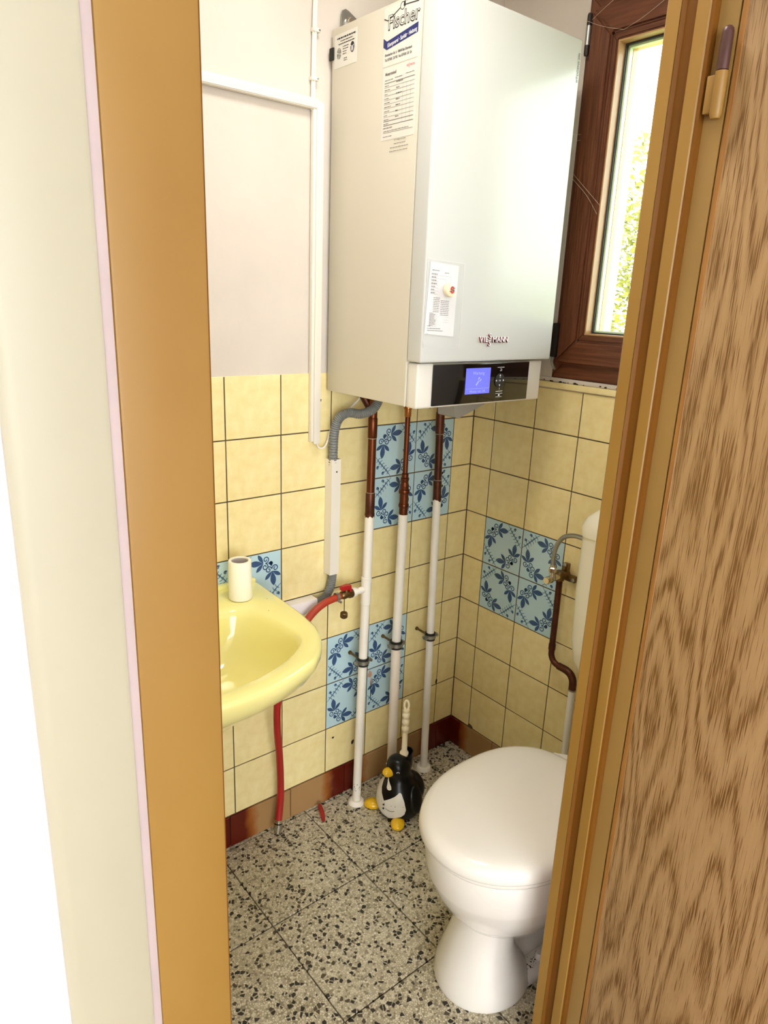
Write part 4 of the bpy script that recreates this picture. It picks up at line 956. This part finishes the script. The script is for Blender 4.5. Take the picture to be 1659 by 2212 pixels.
# soap dirt specks
for x, y, z in ((-0.845, -0.10, SZ+0.0014), (-0.80, -0.13, SZ+0.0014), (-0.83, -0.19, SZ+0.0014)):
    bm = B(); lathe(bm, [(0.0012, z), (0.0008, z+0.0004)], (x, y, 0), 6); part('speck', bm, 'dirt', sink)
# white roll standing on the basin ledge
rl = thing('paper_roll', (-0.848, -0.088, SZ), 'white paper roll standing on the yellow basin ledge', 'roll')
bm = B(); rx, ry = -0.848, -0.088
lathe(bm, [(0.0245, 0.0015), (0.0270, 0.0015), (0.0278, 0.004), (0.0268, 0.094), (0.0262, 0.0965), (0.0205, 0.0965), (0.0200, 0.094), (0.0200, 0.0015), (0.0245, 0.0015)], (rx, ry, SZ), 36, cap=False); part('tissue', bm, 'roll', rl)
bm = B(); lathe(bm, [(0.0198, 0.003), (0.0198, 0.0945), (0.0188, 0.0945), (0.0188, 0.003)], (rx, ry, SZ), 32, cap=False); part('core', bm, 'roll_in', rl)

# ================================================================== toilet
TY = -0.69
def egg(xf, xb, hw, z, n=72, pf=2.05, pb=2.6, xm=None, y=TY):
    xm = xm if xm is not None else xf+(xb-xf)*0.50
    out = []
    for k in range(n):
        a = 2*PI*k/n; c, s = math.cos(a), math.sin(a)
        p = pb if c > 0 else pf
        ax = (xb-xm) if c > 0 else (xm-xf)
        out.append((xm+ax*math.copysign(abs(c)**(2/p), c), y+hw*math.copysign(abs(s)**(2/p), s), z))
    return out
wcbowl = thing('toilet', (-0.45, TY, 0), 'white ceramic floor toilet with closed lid', 'toilet')
bm = B()
# bowl
loft(bm, [egg(-0.55, -0.33, 0.055, 0.135, xm=-0.45), egg(-0.600, -0.26, 0.085, 0.155, xm=-0.47), egg(-0.640, -0.22, 0.118, 0.185, xm=-0.48), egg(-0.672, -0.20, 0.143, 0.225, xm=-0.49), egg(-0.694, -0.19, 0.158, 0.265, xm=-0.49), egg(-0.706, -0.185, 0.166, 0.295, xm=-0.495),
          egg(-0.710, -0.18, 0.168, 0.305, xm=-0.50), egg(-0.716, -0.18, 0.171, 0.345, xm=-0.50), egg(-0.717, -0.18, 0.171, 0.372, xm=-0.50), egg(-0.712, -0.185, 0.168, 0.381, xm=-0.50), egg(-0.60, -0.27, 0.10, 0.382, xm=-0.48)])
# front column of the foot, flaring to the floor
loft(bm, [egg(-0.676, -0.46, 0.106, 0.0005, pb=2.1, xm=-0.558), egg(-0.678, -0.46, 0.108, 0.012, pb=2.1, xm=-0.558), egg(-0.672, -0.47, 0.102, 0.040, pb=2.1, xm=-0.564), egg(-0.656, -0.50, 0.087, 0.085, pb=2.1, xm=-0.57), egg(-0.640, -0.515, 0.076, 0.125, pb=2.1, xm=-0.57), egg(-0.622, -0.515, 0.072, 0.160, pb=2.1, xm=-0.56), egg(-0.612, -0.49, 0.077, 0.185, pb=2.1, xm=-0.545), egg(-0.595, -0.46, 0.072, 0.22, pb=2.1, xm=-0.53)])
# base flange and the narrower trap body behind
loft(bm, [egg(-0.60, -0.20, 0.100, 0.0005, pb=4, pf=3, xm=-0.42), egg(-0.60, -0.20, 0.101, 0.014, pb=4, pf=3, xm=-0.42), egg(-0.58, -0.21, 0.097, 0.026, pb=4, pf=3, xm=-0.42), egg(-0.57, -0.22, 0.084, 0.032, pb=4, pf=3, xm=-0.42)])
loft(bm, [egg(-0.56, -0.14, 0.066, 0.012, pb=4, pf=3, xm=-0.35), egg(-0.56, -0.14, 0.058, 0.045, pb=4, pf=3, xm=-0.35), egg(-0.56, -0.12, 0.053, 0.10, pb=4, pf=3, xm=-0.34), egg(-0.56, -0.10, 0.056, 0.16, pb=4, pf=3, xm=-0.34), egg(-0.56, -0.12, 0.075, 0.21, pb=4, pf=3, xm=-0.34), egg(-0.55, -0.14, 0.095, 0.25, pb=3, pf=3, xm=-0.34)])
part('pedestal', bm, 'ceramic', wcbowl, angle=60)
bm = B()
loft(bm, [egg(-0.705, -0.285, 0.160, 0.3845, xm=-0.50), egg(-0.722, -0.278, 0.173, 0.385, xm=-0.50), egg(-0.726, -0.275, 0.176, 0.390, xm=-0.50), egg(-0.725, -0.275, 0.175, 0.397, xm=-0.50), egg(-0.70, -0.29, 0.16, 0.3985, xm=-0.50)])
part('seat', bm, 'lid_plastic', wcbowl, angle=60)
bm = B()
rg = []
for s_, z in ((0.96, 0.3995), (0.995, 0.4005), (1.006, 0.404), (1.007, 0.410), (1.000, 0.419), (0.985, 0.426), (0.955, 0.4320), (0.90, 0.4365), (0.80, 0.4400), (0.62, 0.4430), (0.40, 0.4445), (0.15, 0.4450)):
    e = egg(-0.733, -0.272, 0.180, z, xm=-0.50)
    cx = -0.50
    rg.append([(cx+(x-cx)*s_, TY+(y-TY)*s_, z) for x, y, _ in e])
loft(bm, rg); part('lid', bm, 'lid_plastic', wcbowl, angle=60)
for s in (-1, 1):
    bm = B(); lathe(bm, [(0.012, 0), (0.012, 0.022), (0.009, 0.025)], (-0.262, TY+s*0.075, 0.384), 16); part('lid_hinge', bm, 'lid_plastic', wcbowl)
    bm = B(); lathe(bm, [(0.0095, 0.026), (0.0105, 0.030), (0.010, 0.040), (0.007, 0.044)], (-0.455, TY+s*0.0775, 0.002), 18); bc = part('bolt_cap', bm, 'ceramic', wcbowl)
bm = B(); rn = random.Random(14)
for k in range(26):
    x = -0.468+rn.gauss(-0.018, 0.012); y = TY-0.0775+rn.gauss(0, 0.006); r = rn.uniform(0.0006, 0.0022)
    lathe(bm, [(r, 0.0), (r*0.5, r*0.6)], (x, y, 0.0318), 6)
st = part('dirt_crumbs', bm, 'dirt', wcbowl); st['kind'] = 'stuff'
# ================================================================== cistern, its valve and pipe
ci = thing('cistern', (-0.07, TY, 0.56), 'ivory plastic cistern on the wall behind the toilet', 'cistern')
def rrect(x0, x1, y0, y1, z, r, n=6):
    P = round_poly([(x0, y0, r), (x1, y0, r), (x1, y1, r), (x0, y1, r)], n); return [(x, y, z) for x, y in P]
bm = B(); c0, c1 = TY-0.185, TY+0.172
loft(bm, [rrect(-0.09, -0.004, c0+0.05, c1-0.05, 0.545, 0.02), rrect(-0.125, -0.002, c0+0.025, c1-0.025, 0.565, 0.035), rrect(-0.140, -0.001, c0+0.010, c1-0.012, 0.60, 0.045), rrect(-0.150, -0.001, c0+0.002, c1-0.004, 0.66, 0.05), rrect(-0.152, -0.001, c0, c1, 0.80, 0.05), rrect(-0.152, -0.001, c0, c1, 0.942, 0.05)]); part('tank', bm, 'cistern', ci, angle=60)
bm = B(); loft(bm, [rrect(-0.155, -0.001, c0-0.003, c1+0.003, 0.9435, 0.052), rrect(-0.156, -0.001, c0-0.004, c1+0.004, 0.965, 0.052), rrect(-0.150, -0.001, c0+0.006, c1-0.008, 0.990, 0.050), rrect(-0.135, -0.002, c0+0.025, c1-0.028, 1.008, 0.045), rrect(-0.105, -0.01, c0+0.06, c1-0.065, 1.017, 0.04)]); part('lid', bm, 'cistern', ci, angle=60)
bm = B(); box(bm, -0.165, -0.15, TY-0.03, TY+0.03, 0.88, 0.91, 0.004); part('flush_button', bm, 'cistern', ci)
bm = B(); tube(bm, [(-0.07, TY, 0.56), (-0.07, TY, 0.395), (-0.075, TY, 0.385)], 0.022, 16); part('flush_pipe', bm, 'cistern', ci)
av = thing('angle_valve', (-0.03, -0.395, 0.765), 'chrome angle valve with braided hose on the blue tiles', 'valve')
VX = -0.035
bm = B(); lathe(bm, [(0.013, -0.012), (0.0135, 0.010), (0.0115, 0.014)], (VX, -0.404, 0.768), 16); box(bm, -0.016, -0.001, -0.440, -0.388, 0.752, 0.770, 0.003); box(bm, -0.016, -0.001, -0.412, -0.394, 0.768, 0.800, 0.003)
tube(bm, [(-0.002, -0.404, 0.768), (VX, -0.404, 0.768)], 0.011, 14)
part('wall_plate', bm, 'brass', av)
for y, z in ((-0.434, 0.760), (-0.403, 0.796)):
    bm = B(); lathe(bm, [(0.006, -0.016), (0.006, -0.0185), (0.004, -0.020)], (0, y, z), 12, 'X'); part('screw', bm, 'steel', av)
bm = B(); tube(bm, [(VX-0.002, -0.404, 0.768), (VX-0.025, -0.402, 0.767)], 0.0095, 14); tube(bm, [(VX-0.020, -0.402, 0.767), (VX-0.036, -0.401, 0.766)], 0.0075, 14); tube(bm, [(VX-0.030, -0.402, 0.766), (VX-0.030, -0.400, 0.787)], 0.0085, 14)
part('valve_body', bm, 'chrome', av)
bm = B(); lathe(bm, [(0.0075, -0.030), (0.0105, -0.034), (0.0110, -0.052), (0.0095, -0.055)], (VX, -0.400, 0.764), 10, 'X'); part('handle', bm, 'chrome', av)
bm = B(); lathe(bm, [(0.0105, 0.785), (0.0105, 0.797), (0.0085, 0.799)], (VX-0.030, -0.400, 0), 6); part('nut', bm, 'chrome', av)
HPT = spline([(VX-0.030, -0.400, 0.797), (VX-0.030, -0.398, 0.825), (VX-0.030, -0.404, 0.862), (VX-0.031, -0.424, 0.892), (VX-0.033, -0.455, 0.906), (VX-0.035, -0.490, 0.908), (VX-0.035, -0.522, 0.906)], 16)
bm = B(); tube(bm, HPT, lambda i: 0.0066 if i % 2 else 0.0060, 12); part('braided_hose', bm, 'steel', av)
bm = B(); tube(bm, [HPT[-8], HPT[-1]], 0.0088, 12); part('hose_ferrule', bm, 'chrome', av)
bm = B(); tube(bm, [HPT[0], HPT[6]], 0.0078, 12); part('hose_ferrule', bm, 'chrome', av)
cpz = thing('supply_pipe', (-0.04, -0.49, 0), 'copper water pipe with double bend on the window wall', 'pipe')
bm = B(); tube(bm, spline([(VX, -0.405, 0.760), (VX, -0.406, 0.65), (VX, -0.4065, 0.545), (VX, -0.409, 0.522), (VX, -0.420, 0.508), (VX, -0.438, 0.503), (VX, -0.462, 0.502), (VX, -0.478, 0.496), (VX, -0.487, 0.482), (VX, -0.489, 0.455)], 6), 0.0088, 14); cp = part('copper_tube', bm, 'copper_dark', cpz)
bm = B(); tube(bm, [(VX, -0.4065, 0.543), (VX, -0.4066, 0.560)], 0.0102, 14); part('coupling', bm, 'copper_dark', cp)
bm = B(); tube(bm, spline([(VX, -0.436, 0.503), (VX, -0.462, 0.502), (VX, -0.479, 0.495), (VX, -0.4885, 0.478), (VX, -0.4895, 0.450)], 5), 0.0108, 14); part('elbow', bm, 'copper_dark', cp)
bm = B(); lathe(bm, [(0.0108, 0.450), (0.0114, 0.452), (0.0108, 0.455)], (VX, -0.4895, 0), 14); part('solder_ring', bm, 'solder', cp)
bm = B(); tube(bm, [(VX, -0.4895, 0.452), (VX, -0.494, 0.002)], 0.0098, 14); part('painted_tube', bm, 'pipe_white', cpz)

# ================================================================== penguin brush holder and brush
def penguin():
    cx, cy = -0.376, -0.168
    pg = thing('penguin_brush_holder', (cx, cy, 0), 'black penguin toilet brush holder with white waistcoat and yellow feet', 'brush holder')
    prof = [(0.050, 0.002), (0.061, 0.010), (0.0675, 0.025), (0.0695, 0.045), (0.069, 0.065), (0.063, 0.088), (0.053, 0.108), (0.043, 0.122), (0.037, 0.134), (0.0365, 0.146), (0.0370, 0.158), (0.0355, 0.172), (0.030, 0.184), (0.021, 0.192), (0.010, 0.1955)]
    lean = lambda z: -0.012*max(0, (z-0.09)/0.1)     # head leans forward (-x)
    def R(z):
        for (r0, z0), (r1, z1) in zip(prof, prof[1:]):
            if z0 <= z <= z1: return r0+(r1-r0)*(z-z0)/(z1-z0)
        return prof[-1][0]
    n = 36; bm = B(); rings = []
    for r, z in prof:
        rings.append([(cx+lean(z)+r*math.cos(2*PI*k/n), cy+r*0.97*math.sin(2*PI*k/n), z) for k in range(n)])
    loft(bm, rings)
    # tail lobe and collar spout at the back of the head
    bmesh.ops.create_uvsphere(bm, u_segments=20, v_segments=12, radius=1, matrix=Matrix.Translation((cx+0.048, cy-0.002, 0.070)) @ Matrix.Diagonal((0.032, 0.046, 0.046, 1)))
    for s in (-1, 1):
        bmesh.ops.create_uvsphere(bm, u_segments=16, v_segments=12, radius=1, matrix=Matrix.Translation((cx+0.010, cy+s*0.062, 0.074)) @ Matrix.Rotation(s*0.25, 4, 'X') @ Matrix.Diagonal((0.024, 0.010, 0.044, 1)))
    body = part('body', bm, 'black_paint', pg, angle=60)
    bm = B()
    loft(bm, [[(cx+0.018+r*math.cos(2*PI*k/20), cy+r*math.sin(2*PI*k/20), z+ (0.007*math.cos(2*PI*k/20) if z > 0.18 else 0)) for k in range(20)] for r, z in ((0.020, 0.150), (0.021, 0.185), (0.0215, 0.197), (0.0185, 0.197), (0.017, 0.180))])
    part('brush_socket', bm, 'black_paint', pg, angle=60)
    def shell(pts, m, name, off=0.0012, parent=pg):
        """painted patch on the body: pts are (angle deg from -x towards -y, z) polygons triangulated as a grid of rows"""
        bm = B(); rows = {}
        vs = []
        for z, a0, a1 in pts:
            rr = []
            for k in range(9):
                a = math.radians(180+a0+(a1-a0)*k/8); r = R(z)+off
                rr.append(bm.verts.new((cx+lean(z)+r*math.cos(a), cy+r*0.97*math.sin(a), z)))
            vs.append(rr)
        for a, b_ in zip(vs, vs[1:]):
            for k in range(8): bm.faces.new((a[k], a[k+1], b_[k+1], b_[k]))
        return part(name, bm, m, parent)
    # waistcoat: V neck, pointed hem (angle + goes towards -y, nearer the camera)
    shell([(0.018, 20, 24), (0.024, 4, 40), (0.031, -18, 56), (0.040, -40, 64), (0.055, -50, 67), (0.072, -54, 64)], 'offwhite_paint', 'waistcoat')
    shell([(0.072, 8, 64), (0.079, 17, 63), (0.086, 26, 61), (0.093, 36, 59), (0.101, 45, 57), (0.105, 49, 54)], 'offwhite_paint', 'waistcoat_flap')
    shell([(0.072, -54, 8), (0.079, -54, 2), (0.088, -54, -6), (0.100, -52, -16), (0.114, -46, -24), (0.124, -38, -30)], 'offwhite_paint', 'waistcoat_flap')
    shell([(0.106, 10, 18), (0.110, 5, 24), (0.116, 3, 21), (0.122, 0, 12), (0.128, -4, 4), (0.134, -6, -1)], 'offwhite_paint', 'bow_tie', 0.0018)
    for z in (0.048, 0.061):
        bm = B(); a = math.radians(180+9); r = R(z)+0.0022
        bmesh.ops.create_icosphere(bm, subdivisions=2, radius=0.0028, matrix=Matrix.Translation((cx+r*math.cos(a), cy+r*math.sin(a), z)))
        part('button', bm, 'black_paint', pg)
    bm = B(); pts = []
    for k in range(9):
        a = math.radians(180+16+2.9*k); z = 0.052-0.004*math.sin(PI*k/8); r = R(z)+0.0026; pts.append((cx+r*math.cos(a), cy+r*0.97*math.sin(a), z))
    tube(bm, pts, 0.0006, 6); part('pocket_line', bm, 'ink_soft', pg)
    # beak
    bm = B(); hx = cx+lean(0.158)-0.033
    bmesh.ops.create_uvsphere(bm, u_segments=20, v_segments=14, radius=1, matrix=Matrix.Translation((hx-0.006, cy, 0.156)) @ Matrix.Rotation(0.25, 4, 'Y') @ Matrix.Diagonal((0.021, 0.0145, 0.0145, 1)))
    bk = part('beak', bm, 'yellow_paint', pg)
    bm = B(); bmesh.ops.create_uvsphere(bm, u_segments=12, v_segments=8, radius=0.0048, matrix=Matrix.Translation((hx-0.0225, cy+0.001, 0.1535))); part('beak_tip', bm, 'black_paint', bk)
    # eyes
    for s in (-1, 1):
        a = math.radians(180-s*(-1)*46) if False else math.radians(180+s*48); r = R(0.163)+0.0008
        ex, ey = cx+lean(0.163)+r*math.cos(a), cy+r*0.97*math.sin(a)
        bm = B(); bmesh.ops.create_uvsphere(bm, u_segments=12, v_segments=8, radius=1, matrix=Matrix.Translation((ex, ey, 0.163)) @ Matrix.Rotation(a, 4, 'Z') @ Matrix.Diagonal((0.0015, 0.0048, 0.0028, 1))); e_ = part('eye', bm, 'offwhite_paint', pg)
        bm = B(); bmesh.ops.create_uvsphere(bm, u_segments=10, v_segments=8, radius=1, matrix=Matrix.Translation((ex+0.0010*math.cos(a), ey+0.0010*math.sin(a), 0.163)) @ Matrix.Rotation(a, 4, 'Z') @ Matrix.Diagonal((0.0013, 0.0030, 0.0022, 1))); part('pupil', bm, 'black_paint', e_)
    # feet
    for fx, fy, rz in ((-0.424, -0.221, 0.75), (-0.430, -0.110, -0.7)):
        bm = B(); bmesh.ops.create_uvsphere(bm, u_segments=20, v_segments=12, radius=1, matrix=Matrix.Translation((fx, fy, 0.0115)) @ Matrix.Rotation(rz, 4, 'Z') @ Matrix.Diagonal((0.027, 0.021, 0.0145, 1)))
        for v in bm.verts: v.co.z = max(v.co.z, 0.0015)
        part('foot', bm, 'yellow_paint', pg)
    # brush
    tb = thing('toilet_brush', (cx+0.018, cy, 0.16), 'ivory toilet brush with beaded handle standing in the penguin', 'brush')
    bx, by = cx+0.014, cy+0.004
    tp = lambda z: (bx-0.002*(z-0.19)/0.18, by, z)
    bm = B()
    prof2 = [(0.0125, 0.186), (0.0135, 0.190), (0.0135, 0.196), (0.0115, 0.199), (0.0085, 0.2015), (0.0080, 0.260), (0.0085, 0.2665)]
    z = 0.268
    for k in range(3):
        prof2 += [(0.0068, z), (0.0104, z+0.004), (0.0116, z+0.0105), (0.0104, z+0.017), (0.0068, z+0.021)]; z += 0.022
    prof2 += [(0.0090, z), (0.0100, z+0.005), (0.0095, z+0.008)]
    lathe(bm, prof2, (bx, by, 0), 18); part('handle', bm, 'ivory', tb, angle=50)
    bm = B(); ring = []
    for k in range(17):
        a = -PI/2+2*PI*k/16; ring.append((bx+0.0066*math.cos(a)*0.75, by-0.0066*math.cos(a)*0.65, z+0.021+0.0155*math.sin(a)))
    tube(bm, ring, 0.0036, 10, cap=False); part('hanging_loop', bm, 'ivory', tb)
    bm = B(); lathe(bm, [(0.006, 0.02), (0.006, 0.19)], (bx, by, 0), 10); part('shaft', bm, 'ivory', tb)
penguin()

# cobweb threads across the window frame
bm = B()
def thread(*p): tube(bm, spline([Vector(q) for q in p], 5), 0.00035, 5)
thread((-0.02, -0.277, 2.13), (-0.022, -0.33, 2.105), (-0.02, -0.39, 2.085)); thread((-0.02, -0.39, 2.085), (-0.02, -0.44, 2.10), (-0.015, -0.50, 2.13))
thread((-0.016, -0.287, 1.80), (-0.022, -0.33, 1.765), (-0.016, -0.378, 1.72)); thread((-0.016, -0.285, 1.79), (-0.022, -0.34, 1.745), (-0.014, -0.372, 1.70))
thread((-0.02, -0.300, 2.125), (-0.02, -0.35, 2.15), (-0.01, -0.40, 2.175)); thread((-0.118, -0.34, 1.865), (-0.06, -0.32, 1.875), (-0.015, -0.30, 1.885)); thread((-0.118, -0.34, 1.855), (-0.06, -0.32, 1.862), (-0.015, -0.30, 1.872))
single('cobweb', bm, 'dust', 'thin dusty cobweb threads across the brown window frame', 'cobweb')['kind'] = 'stuff'

# ================================================================== outside the window
bm = B(); quad(bm, [(0.2, -40, -0.3), (60, -40, -0.3), (60, 60, -0.3), (0.2, 60, -0.3)])
g = obj('ground', finish(bm, 'ground', 'grass', False)); g['kind'] = 'structure'; g['label'] = 'pale meadow outside the window'; g['category'] = 'ground'
def tree(x, y, h, r, m, label, seed, n=9000, leaf=0.15):
    t = thing('tree', (x, y, -0.3), label, 'tree', 'trees outside the window'); rn = random.Random(seed)
    bm = B(); tube(bm, spline([(x, y, -0.3), (x+0.05, y, h*0.3), (x-0.05, y+0.05, h*0.6), (x, y, h*0.85)], 4), lambda i: 0.16*(1-i/16), 10); part('trunk', bm, 'bark', t)
    vs, fs = [], []
    blobs = [(rn.uniform(-0.6, 0.6)*r, rn.uniform(-0.6, 0.6)*r, rn.uniform(0.12, 0.88)*h, rn.uniform(0.35, 0.6)*r) for _ in range(26)]
    for k in range(n):
        bx, by, bz, br = blobs[k % len(blobs)]
        d = Vector((rn.gauss(0, 1), rn.gauss(0, 1), rn.gauss(0, 1))).normalized()*br*rn.uniform(0.6, 1.0)
        c = Vector((x+bx, y+by, max(bz, 0.1)))+d
        a = Vector((rn.gauss(0, 1), rn.gauss(0, 1), rn.gauss(0, 1))).normalized(); b_ = a.orthogonal().normalized(); s = leaf*rn.uniform(0.5, 1.1)
        i = len(vs); vs += [c-a*s*0.5, c+b_*s*0.3, c+a*s*0.5, c-b_*s*0.3]; fs.append((i, i+1, i+2, i+3))
    me = bpy.data.meshes.new('foliage'); me.from_pydata([tuple(v) for v in vs], [], fs); me.materials.append(M[m])
    f = obj('foliage', me, t); f['kind'] = 'stuff'
def out(dist, bearing): b_ = math.radians(bearing); return (-1.575+dist*math.sin(b_), -1.49+dist*math.cos(b_))
for dist, br, h_, r_, m_, lb, sd in ((15, 58.5, 4.3, 2.6, 'leaf_a', 'lime green broad tree seen through the window pane', 1), (26, 50.0, 4.6, 2.8, 'leaf_b', 'darker green tree left of the lime tree outside', 2), (25, 70.0, 4.8, 2.8, 'leaf_a', 'lime tree further right beyond the garden fence', 3)):
    x, y = out(dist, br); tree(x, y, h_, r_, m_, lb, sd)
fn = thing('garden_fence', (*out(11, 60), -0.3), 'white picket garden fence in front of the trees', 'fence')
(ax, ay), (bx_, by_) = out(11.5, 48), out(11.5, 76)
bm = B()
for zz in (0.15, 0.75): bm = B(); tube(bm, [(ax, ay, zz), (bx_, by_, zz)], 0.03, 4); part('rail', bm, 'fence', fn)
pk = B(); box(pk, -0.04, 0.04, -0.012, 0.012, -0.3, 1.05, 0.004, 1); pme = finish(pk, 'picket', 'fence', False)
for k in range(26):
    t = k/25; obj('picket', pme, fn, (ax+(bx_-ax)*t, ay+(by_-ay)*t, 0))

# printed matter: too fine to pick apart piece by piece
for o in bpy.data.objects:
    if o.name.split('.')[0] in ('black_print', 'table_print', 'pencil_marks', 'guild_print', 'form_print', 'button_symbols', 'screen_print', 'red_print', 'banner_lettering', 'letter_fill', 'model_lettering', 'lettering_face', 'raised_lettering', 'red_swirl', 'black_wave', 'paint_chips', 'tap_emblem', 'flower_print'):
        o['kind'] = 'stuff'
